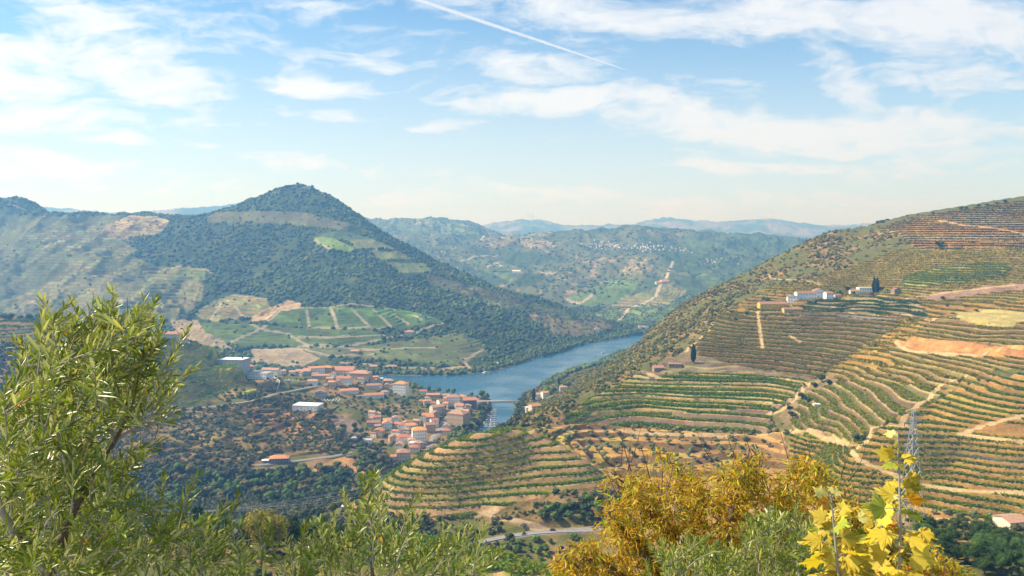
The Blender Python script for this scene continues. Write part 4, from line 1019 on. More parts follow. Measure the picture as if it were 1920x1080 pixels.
# ------------------------------------------------------------------ groves and single trees
grove([(1015, 812), (1060, 806), (1150, 812), (1300, 822), (1420, 826), (1460, 830), (1440, 880), (1300, 880), (1160, 880), (1110, 855), (1050, 832)], 88, 600, 860, 10.0, ["olive"], (2.9, 4.1), .9,
      "olive_tree", "olive tree on the orange terraces", "olive trees on the orange terraces", "olive tree")
grove([(1060, 800), (1130, 800), (1250, 806), (1420, 808), (1420, 816), (1250, 812), (1060, 806)], 16, 650, 900, 11, ["olive"], (2.4, 3.4), .85,
      "olive_tree", "olive tree beside the pale track under the green vineyard", "olive trees along the pale track", "olive tree")
grove([(1740, 962), (1900, 968), (1900, 976), (1740, 970)], 7, 450, 620, 7, ["olive"], (2.4, 3.2), .9, "olive_tree", "small olive tree lined up along the lowest terrace path", "olive trees on the lowest terrace path", "olive tree")
grove([(1640, 704), (1860, 712), (1860, 720), (1640, 712)], 11, 600, 900, 12, ["olive", "tawny"], (2.0, 3.0), .8, "olive_tree", "low olive tree in the row across the middle terraces", "olive trees across the middle terraces", "olive tree")
grove([(300, 888), (500, 890), (680, 872), (720, 870), (690, 915), (640, 945), (480, 955), (300, 945)], 120, 700, 1060, 8, ["green", "green", "dark", "tawny"], (4.5, 7.5), 1.0,
      "tree", "tree in the valley wood below the road", "trees of the valley wood")
grove([(300, 790), (480, 775), (640, 850), (560, 855), (420, 866), (300, 866)], 34, 800, 1200, 12, ["green", "tawny", "olive"], (2.5, 4.6), .95,
      "tree", "single tree on the brown overgrown terraces below the town", "trees on the brown terraces")
grove([(640, 800), (700, 808), (740, 850), (700, 880), (640, 860)], 22, 900, 1250, 10, ["green", "dark"], (4.0, 6.5), 1.0, "tree", "leafy green tree on the slope under the lowest houses", "trees under the lowest houses")
grove([(690, 740), (790, 752), (860, 770), (790, 780), (740, 790), (700, 780)], 24, 1000, 1400, 10, ["green", "dark"], (3.5, 5.5), 1.0, "tree", "green tree on the wooded bank in the middle of the town", "trees in the middle of the town")
grove([(840, 815), (900, 780), (920, 765), (905, 800), (870, 830), (830, 850)], 20, 1000, 1400, 10, ["green", "dark"], (4.0, 6.5), 1.05, "tree", "green tree between the town and the small river", "trees along the small river")
grove([(960, 806), (968, 760), (978, 755), (975, 785), (985, 800), (970, 812)], 16, 1000, 1400, 9, ["green", "dark"], (4.0, 6.5), 1.0, "tree", "green tree on the bank beyond the bridge", "trees on the bank beyond the bridge")
grove([(1020, 738), (1060, 722), (1075, 730), (1030, 745)], 8, 1200, 1500, 9, ["green"], (5.0, 7.5), 1.0, "tree", "round tree above the houses right of the bridge", "trees above the houses right of the bridge")
grove([(1010, 972), (1050, 948), (1100, 936), (1150, 936), (1180, 955), (1150, 982), (1030, 984)], 34, 480, 700, 4.5, ["dark", "dark", "green"], (3.0, 5.5), .85, "tree", "dark green thicket tree in the hollow right of the curved spur", "thicket trees in the hollow")
grove([(890, 1030), (960, 1016), (1080, 1010), (1090, 1040), (1000, 1055), (930, 1045)], 22, 380, 640, 6, ["dark", "green"], (2.4, 4.2), .8, "shrub", "green shrub in the shaded ravine below the road", "shrubs in the ravine below the road", "shrub")
grove([(820, 985), (880, 990), (870, 1000), (820, 1000)], 5, 480, 640, 7, ["olive", "green"], (3.0, 4.0), .8, "tree", "small grey green tree in the shade under the curved spur", "trees under the curved spur")
grove([(330, 700), (400, 745), (480, 748), (480, 738), (400, 728), (340, 690)], 22, 950, 1300, 9, ["green"], (3.5, 5.5), .8, "tree", "bright green tree at the foot of the terraces above the road", "trees above the road")
for (px, py, r, y0) in ((1540, 716, 6.0, 700), (1553, 722, 5.0, 700), (1526, 727, 5.0, 700), (1503, 748, 5.5, 650), (1514, 755, 4.5, 650), (1486, 785, 5.5, 650), (1481, 770, 4.0, 650), (1608, 828, 5.0, 560), (1618, 826, 3.6, 560)):
    p = hit_any(px, py, y0, 1000); tree("dark", p - [0, 0, .3], r * .9, .9, "gully_tree", "dark green tree in the gully between the two terraced slopes", "tree", "trees in the gully")
p = hit_any(1761, 465, 1000, 1500); tree("dark", p - [0, 0, .3], 7, .95, "tree", "lone dark round tree standing high on the reddish terraces", "tree")
p = hit_any(1660, 512, 1000, 1500)
for (px, py, r) in ((1645, 414, 5), (1654, 413, 5), (1664, 409, 4), (1700, 401, 3.2), (1720, 398, 2.6), (1750, 396, 3.8), (1802, 388, 5.5), (1812, 387, 4), (1834, 383, 5), (1850, 381, 4), (1868, 378, 4), (1884, 375, 5)):
    h_ = hit_any(px, py + 5, 1150, 1600)
    if h_ is not None: tree("dark", h_ - [0, 0, .5], r, .7, "bush", "dark rounded bush on the skyline of the vineyard hill", "bush", "bushes on the vineyard skyline")
for (px, py, r) in ((1480, 590, 4), (1508, 556, 5.5), (1528, 570, 4.5), (1580, 575, 4), (1556, 553, 6), (1572, 551, 6), (1598, 553, 5), (1590, 545, 6), (1440, 566, 6), (1430, 562, 5), (1400, 590, 4.5), (1372, 588, 4), (1366, 600, 4), (1380, 602, 4.5), (1635, 555, 5), (1680, 555, 3.5), (1768, 562, 4.5), (1776, 575, 3), (1830, 585, 3.6), (1640, 650, 4.0)):
    h_ = hit_any(px, py, 850, 1300)
    tree(random.choice(["dark", "green"]), h_ - [0, 0, .3], r * .8, .85, "garden_tree", "dark green tree around the hillside wine estate", "tree", "trees around the wine estate")
grove([(-40, 590), (60, 590), (135, 598), (135, 606), (60, 602), (-40, 600)], 16, 1000, 1350, 9, ["dark"], (5.0, 7.0), .9, "tree", "dark tree along the ridge behind the olive", "trees along the left ridge")
# cypresses
for (px, py, hpx, y0, y1, lab) in ((1300, 680, 36, 800, 1100, "tall dark cypress standing alone by the ruined farmhouse"), (1639, 549, 30, 1000, 1300, "slim dark cypress behind the square white house, left one of the pair"), (1644, 550, 30, 1000, 1300, "slim dark cypress behind the square white house, right one of the pair"),
                                  (1001, 753, 26, 1200, 1500, "dark pointed cypress beside the salmon roofs right of the bridge"), (1048, 725, 18, 1200, 1500, "dark pointed cypress on the river shore above the last roofs"), (1057, 726, 9, 1200, 1500, "short cypress next to the taller one on the river shore"),
                                  (455, 666, 14, 1200, 1500, "dark narrow cypress behind the pale flat warehouse"), (636, 700, 12, 1200, 1500, "narrow dark cypress in front of the long salmon roofs, left one"), (648, 700, 13, 1200, 1500, "narrow dark cypress in front of the long salmon roofs, right one")):
    p = hit_any(px, py, y0, y1); hh = hpx / F * p[1]
    o = tree("cypress", p - [0, 0, .4], hh, 1.0, "cypress", lab, "cypress")
# river front trees in town
for (px, py, r, lab) in ((776, 733, 6.5, "bright green tree at the river edge beside the tall orange roofed block"), (788, 734, 6, "green tree second from the tall block on the river edge"), (803, 735, 6, "dark green tree on the waterfront behind the red shed roof"), (822, 737, 6.5, "light green round tree on the waterfront, third clump from the tall block"),
                         (840, 739, 6, "round green tree on the waterfront left of the dark one"), (850, 740, 6, "dark green tree on the waterfront above the white block"), (884, 744, 5, "small tree on the waterfront behind the red roofed building"), (903, 748, 8, "large round tree at the town end of the bridge"), (912, 749, 7, "green tree right beside the start of the bridge"),
                         (741, 790, 0, ""), ):
    if r == 0: continue
    p = hit_any(px, py, 1200, 1500); tree("green", p - [0, 0, .3], r, 1.15, "tree", lab, "tree")
# trees on the knolls just below the viewpoint
grove([(330, 1000), (430, 985), (560, 985), (640, 1010), (620, 1040), (330, 1040)], 26, 250, 480, 6, ["green", "dark", "green"], (3.2, 5.2), 1.5, "tree", "upright green tree in the row just below the viewpoint", "trees just below the viewpoint")
p = hit_any(500, 1040, 200, 480); tree("yellow", p - [0, 0, .5], 9.5, 1.2, "tree", "round tree with bright yellow autumn leaves behind the olive twigs", "tree")
for (px, py, r) in ((545, 1035, 5), (640, 1040, 5), (668, 1045, 5)):
    p = hit_any(px, py, 200, 480)
    if p is not None: tree("pine", p - [0, 0, .5], r, 1.6, "tree", "dark bushy tree in shade behind the middle olive twigs", "tree", "dark trees behind the olive twigs")
grove([(1730, 1005), (1800, 1000), (1925, 1020), (1960, 1080), (1700, 1080)], 34, 180, 420, 4.5, ["pine"], (3.0, 4.6), 1.05, "pine_tree", "dense bushy pine in the lower right corner", "bushy pines in the lower corner", "pine tree")
grove([(1740, 990), (1840, 990), (1900, 1005), (1800, 1010)], 12, 300, 520, 6, ["dark"], (2.6, 3.8), .8, "shrub", "dark evergreen shrub below the lowest terrace wall", "dark shrubs below the terrace wall", "shrub")
print("trees", NTREES)

# ------------------------------------------------------------------ buildings
def bsimple(n, c, r=.85, v=.12, s=.6, **k): return simple(n, c, r, v, s, **k)
WALLS = dict(white=bsimple("white_render", (.82, .80, .75)), cream=bsimple("cream_render", (.62, .54, .42)), tan=bsimple("tan_render", (.48, .36, .24)), grey=bsimple("grey_render", (.40, .39, .38)), yellow=bsimple("yellow_render", (.78, .45, .04)), ochre=bsimple("ochre_render", (.62, .42, .12)), stone=bsimple("rubble_stone", (.30, .23, .16), .95, .4, .9), slate=bsimple("blue_grey_render", (.16, .18, .22)))
def tile(n, c): return simple(n, c, .8, .28, 1.1, obj_rand=.12)
ROOFS = dict(orange=tile("orange_tiles", (.52, .23, .10)), salmon=tile("salmon_tiles", (.43, .24, .155)), red=tile("red_tiles", (.40, .17, .105)), brown=tile("brown_tiles", (.32, .17, .11)), grey=tile("grey_sheet", (.38, .37, .36)), white=tile("pale_roof", (.70, .68, .62)), bright=tile("bright_tiles", (.64, .26, .075)))
M_WIN = simple("window_glass", (.035, .045, .06), .15, .2, 2, spec=.6)
M_DOOR = simple("door_wood", (.16, .08, .05), .7, .2, 2)
M_TRIM = simple("white_trim", (.7, .7, .68), .7, .1, 1)
def box(x0, x1, y0, y1, z0, z1):
    v = np.array([(x, y, z) for x in (x0, x1) for y in (y0, y1) for z in (z0, z1)], float)
    f = np.array([[0, 1, 3, 2], [4, 6, 7, 5], [0, 4, 5, 1], [2, 3, 7, 6], [0, 2, 6, 4], [1, 5, 7, 3]]); return v, f
def part(name, parts, mat, parent, smooth_=False):
    v, f = merge(parts) if isinstance(parts, list) else parts
    return link(name, np_mesh(name, v, f, mat, smooth_=smooth_), parent)
def gable_roof(w, d, z, rh, ov=.4, th=.22, along='x'):
    hw, hd = w / 2 + ov, d / 2 + ov
    if along == 'y': hw, hd = hd, hw
    pts = []
    for dz in (0, -th):
        pts += [(-hw, -hd, z + dz), (hw, -hd, z + dz), (-hw, 0, z + rh + dz), (hw, 0, z + rh + dz), (-hw, hd, z + dz), (hw, hd, z + dz)]
    v = np.array(pts, float)
    if along == 'y': v = v[:, [1, 0, 2]]
    f = np.array([[0, 1, 3, 2], [2, 3, 5, 4], [7, 6, 8, 9], [9, 8, 10, 11], [0, 6, 7, 1], [4, 5, 11, 10], [0, 2, 8, 6], [2, 4, 10, 8], [1, 7, 9, 3], [3, 9, 11, 5]])
    return v, f
def hip_roof(w, d, z, rh, ov=.5, th=.22):
    hw, hd = w / 2 + ov, d / 2 + ov; r = max(hw - hd, .05)
    rr = [(-r, 0), (r, 0)] if hw >= hd else [(0, -(hd - hw)), (0, hd - hw)]
    pts = [(-hw, -hd, z), (hw, -hd, z), (hw, hd, z), (-hw, hd, z), (rr[0][0], rr[0][1], z + rh), (rr[1][0], rr[1][1], z + rh),
           (-hw, -hd, z - th), (hw, -hd, z - th), (hw, hd, z - th), (-hw, hd, z - th)]
    if hw >= hd: f = [[0, 1, 5, 4], [1, 2, 5, 5], [2, 3, 4, 5], [3, 0, 4, 4]]
    else: f = [[0, 1, 4, 4], [1, 2, 5, 4], [2, 3, 5, 5], [3, 0, 4, 5]]
    f += [[0, 6, 7, 1], [1, 7, 8, 2], [2, 8, 9, 3], [3, 9, 6, 0], [9, 8, 7, 6]]
    v = np.array(pts, float); F4 = []
    return v, f
def poly_mesh(name, v, f, mat):
    me = bpy.data.meshes.new(name); me.from_pydata([tuple(x) for x in v], [], [list(dict.fromkeys(q)) for q in f]); me.materials.append(mat); me.update(); return me
NB = 0
def house(px, py, wpx, d, h, rot, rt, wall, roof, floors, label, ymin, ymax=1e9, name="house", cat="house", rh=None, win=True, chim=True, wm=None, group=None, door=True):
    """wpx: width in photograph pixels of the long front; d depth and h eaves height in metres."""
    global NB
    h = h * (1.35 if ymin == TW else 1.12)
    p = hit_any(px, py, ymin, ymax)
    if p is None: print("no ground", label); return None
    w = wm if wm else wpx / F * p[1]
    rz = R(rot); NB += 1
    base = p[2]
    for sx_, sy_ in ((-1, -1), (1, -1), (1, 1), (-1, 1)):
        cx_ = p[0] + math.cos(rz) * sx_ * w / 2 - math.sin(rz) * (sy_ + 1) * d / 2; cy_ = p[1] + math.sin(rz) * sx_ * w / 2 + math.cos(rz) * (sy_ + 1) * d / 2
        base = min(base, float(ground(cx_, cy_)))
    o = empty(name, (p[0] - math.sin(rz) * d / 2, p[1] + math.cos(rz) * d / 2, p[2]), rz)
    zb = base - p[2] - .6
    hw, hd = w / 2, d / 2
    rh = rh if rh is not None else min(w, d) * .24
    wm_, rm = WALLS[wall], ROOFS[roof]
    body = box(-hw, hw, -hd, hd, zb, h)
    if rt in ("gx", "gy"):
        al = 'x' if rt == "gx" else 'y'
        if al == 'x': gv = np.array([(s * (hw - .01), t, z) for s in (-1, 1) for (t, z) in ((-hd, h), (hd, h), (0, h + rh * hd / (hd + .4) - .05))])
        else: gv = np.array([(t, s * (hd - .01), z) for s in (-1, 1) for (t, z) in ((-hw, h), (hw, h), (0, h + rh * hw / (hw + .4) - .05))])
        v = np.concatenate([body[0], gv]); f = [list(q) for q in body[1]] + [[8, 9, 10], [11, 12, 13], [8, 10, 13, 11], [9, 10, 13, 12]]
        link("wall", poly_mesh("wall", v, f, wm_), o)
        if al == 'x': rv, rf = gable_roof(w, d, h + .1, rh, along='x')
        else:
            rv, rf = gable_roof(d, w, h + .1, rh, along='x'); rv = rv[:, [1, 0, 2]]
        ro = link("roof", poly_mesh("roof", rv, rf, rm), o)
    elif rt == "hip":
        link("wall", poly_mesh("wall", *body, wm_), o); rv, rf = hip_roof(w, d, h + .05, rh); ro = link("roof", poly_mesh("roof", rv, rf, rm), o)
    else:
        link("wall", poly_mesh("wall", *body, wm_), o)
        ro = link("roof", poly_mesh("roof", *box(-hw - .2, hw + .2, -hd - .2, hd + .2, h, h + .35), rm), o)
    if chim and rt != "flat":
        cx_ = hw * .45 if NB % 2 else -hw * .45
        cz_ = h + rh * .45
        link("chimney", poly_mesh("chimney", *box(cx_ - .4, cx_ + .4, hd * .25 - .4, hd * .25 + .4, h + .2, cz_ + 1.5), WALLS["white"]), ro)
    if win:
        fh = h / floors; nx = max(2, min(7, int(w / 3.2))); ny = max(1, min(4, int(d / 3.6)))
        ww, wh = .55, .70 if fh > 2.4 else .5
        for fl in range(floors):
            zc = fl * fh + fh * .58
            for k in range(nx):
                xc = -hw + w * (k + .5) / nx
                if fl == 0 and k == nx // 2 and door:
                    link("door", poly_mesh("door", *box(xc - .55, xc + .55, -hd - .06, -hd + .05, 0, min(2.2, fh * .85)), M_DOOR), o); continue
                link("window", poly_mesh("window", *box(xc - ww, xc + ww, -hd - .05, -hd + .05, zc - wh, zc + wh), M_WIN), o)
            for s_ in (-1, 1):
                if (s_ > 0) == (p[0] > 0) and abs(rot) < 15: continue
                for k in range(ny):
                    yc = -hd + d * (k + .5) / ny
                    x0 = s_ * hw
                    link("window", poly_mesh("window", *box(x0 - .05, x0 + .05, yc - ww, yc + ww, zc - wh, zc + wh), M_WIN), o)
    tag(o, label, cat, group); return o
TW = 950   # the town lies beyond this distance
H_ = [
 (430, 684, 52, 26, 6, -8, "flat", "grey", "white", 1, "long grey warehouse with a pale flat roof, leftmost building of the town", "warehouse"),
 (481, 711, 40, 22, 7, -14, "flat", "white", "grey", 2, "modern white building with a tilted grey flat roof beside the curved road", "building"),
 (505, 686, 34, 13, 6.5, -12, "gx", "white", "salmon", 2, "long white house with a salmon roof behind the modern building", "house"),
 (468, 674, 14, 9, 4, 0, "hip", "cream", "orange", 1, "small orange roofed house behind the pale warehouse", "house"),
 (528, 689, 14, 9, 5, 10, "gx", "cream", "salmon", 2, "small cream house with a salmon roof right of the long white house", "house"),
 (548, 685, 13, 9, 4, 6, "gx", "white", "salmon", 1, "low white cottage half hidden by trees at the back of the upper town", "house"),
 (573, 690, 20, 11, 6, -8, "hip", "white", "salmon", 2, "white villa with a pale salmon hip roof in the upper town", "house"),
 (594, 703, 30, 12, 9, 18, "gx", "white", "orange", 3, "white terrace of flats with an orange roof and a row of balconies", "house"),
 (612, 694, 21, 13, 9, 0, "hip", "ochre", "bright", 3, "yellow walled house with a bright orange hip roof", "house"),
 (568, 705, 28, 13, 6, 8, "gx", "grey", "salmon", 2, "grey walled house with a faded salmon roof in front of the white flats", "house"),
 (601, 711, 34, 10, 4.5, 4, "gx", "tan", "salmon", 1, "row of low tan sheds with salmon roofs below the flats", "shed"),
 (640, 703, 46, 24, 6, -6, "gx", "cream", "red", 2, "wide wine lodge with a long faded red roof behind the two cypresses", "building"),
 (673, 713, 38, 20, 9, -10, "hip", "tan", "salmon", 2, "big beige block with a broad salmon hip roof", "building"),
 (643, 719, 28, 13, 6.5, -8, "gx", "white", "red", 2, "white house with a red roof in front of the wine lodge", "house"),
 (571, 771, 50, 24, 6, -10, "flat", "white", "white", 1, "white flat roofed workshop on the brow above the brown terraces", "workshop"),
 (600, 747, 19, 13, 7, -4, "gy", "grey", "brown", 2, "grey house with a brown roof beside the vehicle yard", "house"),
 (655, 739, 34, 11, 4.5, 16, "gx", "white", "orange", 1, "shorter of the two long white sheds with orange roofs", "shed"),
 (691, 748, 58, 12, 4.5, 17, "gx", "white", "orange", 1, "longest white shed with an orange roof, in front of the shorter one", "shed"),
 (749, 741, 25, 17, 14.5, -14, "hip", "white", "bright", 4, "tallest white block of flats with a bright orange roof at the river", "building"),
 (728, 722, 19, 12, 6, 8, "hip", "cream", "salmon", 2, "cream house with a salmon hip roof left of the tallest block", "house"),
 (699, 730, 24, 11, 5, 6, "gx", "cream", "brown", 2, "cream house with a dull brown roof behind the long sheds", "house"),
 (711, 717, 13, 10, 5, 0, "flat", "cream", "white", 2, "small pale cube of a house near the river left of the cream one", "house"),
 (734, 731, 13, 9, 6, -10, "gy", "white", "orange", 2, "small white house tucked against the tallest block", "house"),
 (793, 739, 15, 10, 4, 0, "gx", "white", "red", 1, "white shed with a red roof among the waterfront trees", "shed"),
 (812, 746, 26, 10, 4, 0, "gx", "tan", "salmon", 1, "long low shed with a salmon roof near the waterfront, left one", "shed"),
 (832, 747, 22, 10, 4, 4, "gx", "tan", "salmon", 1, "long low shed with a salmon roof near the waterfront, right one", "shed"),
 (850, 764, 25, 14, 13, 0, "hip", "white", "salmon", 4, "four storey white block with rows of dark windows and a salmon roof", "building"),
 (866, 758, 15, 12, 10, 0, "hip", "cream", "orange", 3, "cream house with an orange roof between the white block and the red roof", "house"),
 (881, 767, 26, 16, 11, 6, "gx", "slate", "red", 3, "slate blue building with a large red roof near the bridge", "building"),
 (853, 799, 35, 22, 14, -24, "hip", "tan", "salmon", 3, "largest tan building with a broad hip roof above the small river", "building"),
 (870, 786, 15, 12, 9, -20, "gx", "cream", "salmon", 3, "cream house between the largest tan building and the red roof", "house"),
 (823, 777, 26, 12, 9, 34, "gx", "cream", "salmon", 3, "cream row of houses with salmon roofs along the main street", "house"),
 (832, 765, 18, 11, 9, 34, "gx", "white", "brown", 3, "white house at the far end of the street row", "house"),
 (801, 790, 22, 11, 7, -4, "gx", "white", "orange", 2, "white house with a bright orange roof on the left of the street", "house"),
 (803, 761, 16, 10, 6, 12, "hip", "cream", "salmon", 2, "cream house with a faded roof half buried in garden trees", "house"),
 (790, 758, 9, 8, 4, 0, "gx", "tan", "red", 1, "tiny red roofed hut in the gardens left of the cream house", "house"),
 (818, 787, 13, 10, 8, 20, "gy", "tan", "brown", 2, "tan gabled house on the bend of the main street", "house"),
 (726, 806, 19, 13, 7, 10, "gy", "white", "orange", 2, "white gabled house with an orange roof standing alone in the garden slope", "house"),
 (705, 784, 19, 11, 5, 12, "hip", "white", "orange", 2, "white house with an orange hip roof, highest on the garden slope", "house"),
 (699, 791, 14, 9, 4, 0, "gx", "cream", "red", 1, "low red roofed annex just below the highest garden house", "house"),
 (700, 801, 26, 10, 5, 0, "gx", "grey", "brown", 2, "grey row house with a brown roof in the left cluster", "house"),
 (707, 821, 19, 12, 7, -14, "gy", "tan", "orange", 2, "tan walled house with an orange roof at the foot of the left cluster", "house"),
 (755, 808, 16, 12, 7, 8, "hip", "white", "red", 2, "white house with a red hip roof in the middle row, left neighbour", "house"),
 (770, 810, 18, 12, 7, 14, "gx", "white", "orange", 2, "white house with an orange roof in the middle row, right neighbour", "house"),
 (787, 832, 27, 15, 14, 12, "hip", "white", "bright", 4, "tall white house with a bright orange roof in the lower town", "house"),
 (807, 812, 19, 12, 9, 20, "gx", "tan", "brown", 3, "tan house with a brown roof above the tall white house", "house"),
 (756, 830, 25, 13, 6, 10, "hip", "white", "red", 2, "white house with a deep red roof left of the tall white house", "house"),
 (778, 842, 20, 12, 6, 6, "flat", "white", "white", 2, "white house with a flat terrace roof under the tall white house", "house"),
 (687, 833, 19, 10, 4, 0, "flat", "white", "grey", 1, "low white bungalow with a grey flat roof at the wood edge", "house"),
 (664, 828, 12, 8, 3.5, 0, "flat", "grey", "grey", 1, "small grey shed at the wood edge", "shed"),
 (809, 853, 21, 13, 7, -16, "gy", "white", "brown", 2, "white gabled house standing apart at the bottom of the main street", "house"),
 (757, 866, 26, 15, 9, 8, "hip", "cream", "brown", 3, "cream house with a brown roof, lowest of the whole town", "house"),
 (777, 852, 18, 12, 7, 0, "hip", "cream", "red", 2, "cream house with a red roof right above the lowest house", "house"),
 (836, 807, 13, 10, 5, -10, "gy", "white", "salmon", 1, "little white chapel with a round arch beside the main street", "chapel"),
 (1012, 747, 15, 10, 5, 14, "gx", "white", "salmon", 2, "white house with a salmon roof behind the cypress beyond the bridge", "house"),
 (1025, 744, 15, 10, 5, 20, "gx", "white", "orange", 2, "white house with an orange roof beyond the bridge, on the riverside lane", "house"),
 (1006, 771, 20, 12, 6, 30, "gx", "cream", "orange", 2, "cream house with a steep orange roof below the tall cypress", "house"),
 (1057, 732, 14, 9, 4, 4, "hip", "cream", "salmon", 1, "cottage with a salmon roof farthest along the near shore", "house"),
 (984, 799, 17, 10, 4, 26, "gx", "white", "orange", 1, "low white house with an orange roof, nearest on the bank beyond the bridge", "house"),
 (991, 777, 9, 8, 8, 10, "flat", "cream", "white", 3, "narrow pale tower house beside the lane beyond the bridge", "house"),
 (523, 871, 36, 13, 6.5, 8, "hip", "slate", "orange", 2, "lone blue grey house with an orange hip roof on the curving valley road", "house"),
 (501, 870, 22, 8, 3.5, 8, "flat", "slate", "white", 1, "low annex with a white lean-to roof beside the lone roadside house", "annex"),
 (318, 637, 34, 15, 8, -4, "hip", "cream", "red", 2, "large cream house with a red roof on the shoulder behind the olive tree", "house"),
 (341, 642, 14, 9, 4, -4, "flat", "cream", "salmon", 1, "small outbuilding beside the large house on the shoulder", "outbuilding"),
 (585, 722, 18, 10, 5, 0, "gx", "white", "salmon", 1, "white house with a salmon roof behind the green trees of the upper town", "house"),
 (622, 724, 15, 10, 5, 8, "hip", "cream", "orange", 2, "cream house with an orange roof at the edge of the vehicle yard trees", "house"),
 (721, 742, 14, 9, 5, 0, "hip", "white", "salmon", 2, "white house with a salmon roof between the long shed and the tallest block", "house"),
 (742, 818, 13, 9, 5, 6, "gx", "grey", "salmon", 1, "grey outhouse with a salmon roof under the lone gabled house", "house"),
 (737, 866, 12, 9, 5, 0, "gx", "cream", "red", 1, "red roofed shed left of the lowest house", "shed"),
 (861, 776, 15, 11, 10, -14, "gx", "white", "orange", 3, "white house squeezed behind the largest tan building", "house"),
 (838, 755, 14, 9, 6, 0, "gx", "white", "salmon", 2, "white house behind the four storey block", "house"),
 (893, 757, 10, 9, 5, 0, "gx", "white", "brown", 1, "small white house at the head of the bridge", "house"),
 (816, 800, 14, 10, 7, 24, "gx", "white", "red", 2, "white house with a red roof stepping down the street below the tan gable", "house"),
 (780, 797, 14, 9, 5, -8, "hip", "cream", "salmon", 1, "cream cottage with a pale roof above the middle row", "house"),
]
for t in H_:
    (px, py, wpx, d, h, rot, rt, wall, roof, fl, lab, cat) = t
    nm = "house" if cat == "house" else cat
    y0 = 820 if px in (523, 501) else (1100 if px < 345 else TW)
    house(px, py, wpx, d, h, rot, rt, wall, roof, fl, lab, y0, 1600, name=nm, cat=cat, win=True)
random.seed(5)
for poly, n, lab, grp in (([(695, 780), (745, 795), (830, 790), (840, 815), (800, 850), (760, 862), (735, 850), (700, 825)], 20, "small pale house squeezed in among the larger ones of the lower town", "small houses of the lower town"),
                         ([(790, 742), (880, 752), (880, 775), (840, 785), (800, 770)], 14, "small pale house packed into the quarter by the bridge", "small houses by the bridge"),
                         ([(520, 690), (620, 690), (720, 715), (740, 730), (680, 732), (560, 712)], 16, "small pale house between the larger buildings of the upper town", "small houses of the upper town")):
    for p in spread(poly, n, TW, 1500, 11):
        qx, qy = project(p[0], p[1], p[2])
        house(qx, qy, 0, random.uniform(7, 10), random.uniform(4.5, 7), random.uniform(-25, 25), random.choice(["gx", "gy", "hip"]), random.choice(["white", "white", "cream", "cream", "tan", "grey"]), random.choice(["orange", "salmon", "salmon", "red", "brown"]), 2, lab, TW, 1600, wm=random.uniform(8, 13), group=grp)
# wine estate on the hillside
house(1513, 563, 38, 11, 7.5, 4, "gx", "white", "brown", 2, "main wing of the white estate mansion with a long brown roof", 950, 1300, name="mansion", cat="mansion")
house(1487, 567, 19, 10, 6, -10, "gy", "white", "brown", 2, "white arcaded wing at the left end of the estate mansion", 950, 1300, name="mansion_wing", cat="mansion wing")
house(1537, 561, 18, 12, 9, 0, "gy", "white", "brown", 2, "taller gabled block in the middle of the white estate", 950, 1300, name="estate_house", cat="house")
house(1556, 562, 14, 9, 7, 8, "gx", "white", "brown", 2, "small white block at the right end of the white estate", 950, 1300, name="estate_house", cat="house")
house(1572, 560, 12, 8, 3.5, 0, "gx", "cream", "brown", 1, "low cream outbuilding right of the white estate", 950, 1300, name="outbuilding", cat="outbuilding")
house(1390, 587, 13, 9, 6.5, -20, "gy", "yellow", "brown", 1, "small bright yellow gabled house left of the long warehouse", 900, 1300, name="house", cat="house", win=False)
house(1450, 580, 50, 12, 6.5, 3, "gx", "yellow", "brown", 1, "long yellow warehouse with a brown roof under the estate", 900, 1300, name="warehouse", cat="warehouse", chim=False, rh=3.2)
house(1488, 584, 36, 10, 2.6, 3, "gx", "ochre", "brown", 1, "lower brown roofed extension running on from the yellow warehouse", 900, 1300, name="warehouse", cat="warehouse", chim=False, win=False, rh=2)
house(1625, 551, 28, 11, 6.5, 0, "flat", "white", "white", 2, "square white house in front of the two cypresses", 950, 1300)
house(1603, 553, 16, 9, 4, -8, "gx", "white", "brown", 1, "low white cottage left of the square white house", 950, 1300)
house(1683, 552, 13, 8, 5, 10, "gy", "stone", "brown", 1, "small stone chapel by the track on the estate slope", 950, 1300, name="chapel", cat="chapel", chim=False)
house(1236, 697, 19, 10, 4, 6, "gx", "stone", "red", 1, "ruined stone farmhouse with a red roof at the top of the green vineyard", 780, 1150, name="farmhouse", cat="farmhouse")
house(1266, 690, 24, 9, 4, -8, "flat", "stone", "brown", 1, "roofless stone ruin right of the red roofed farmhouse", 780, 1150, name="ruin", cat="ruin", chim=False)
house(1533, 764, 13, 4.5, 2.6, 0, "flat", "white", "white", 1, "tiny white hut alone on the stone walled terraces", 560, 900, name="hut", cat="hut")
house(1912, 1002, 44, 9, 4.6, 12, "gx", "cream", "salmon", 1, "plain pinkish shed at the right edge under the lowest terrace", 300, 620, name="shed", cat="shed", win=False, chim=False, rh=1.4)
house(646, 957, 13, 5, 2.6, 0, "flat", "cream", "white", 1, "small pale hut at the left foot of the curved spur", 520, 900, name="hut", cat="hut")
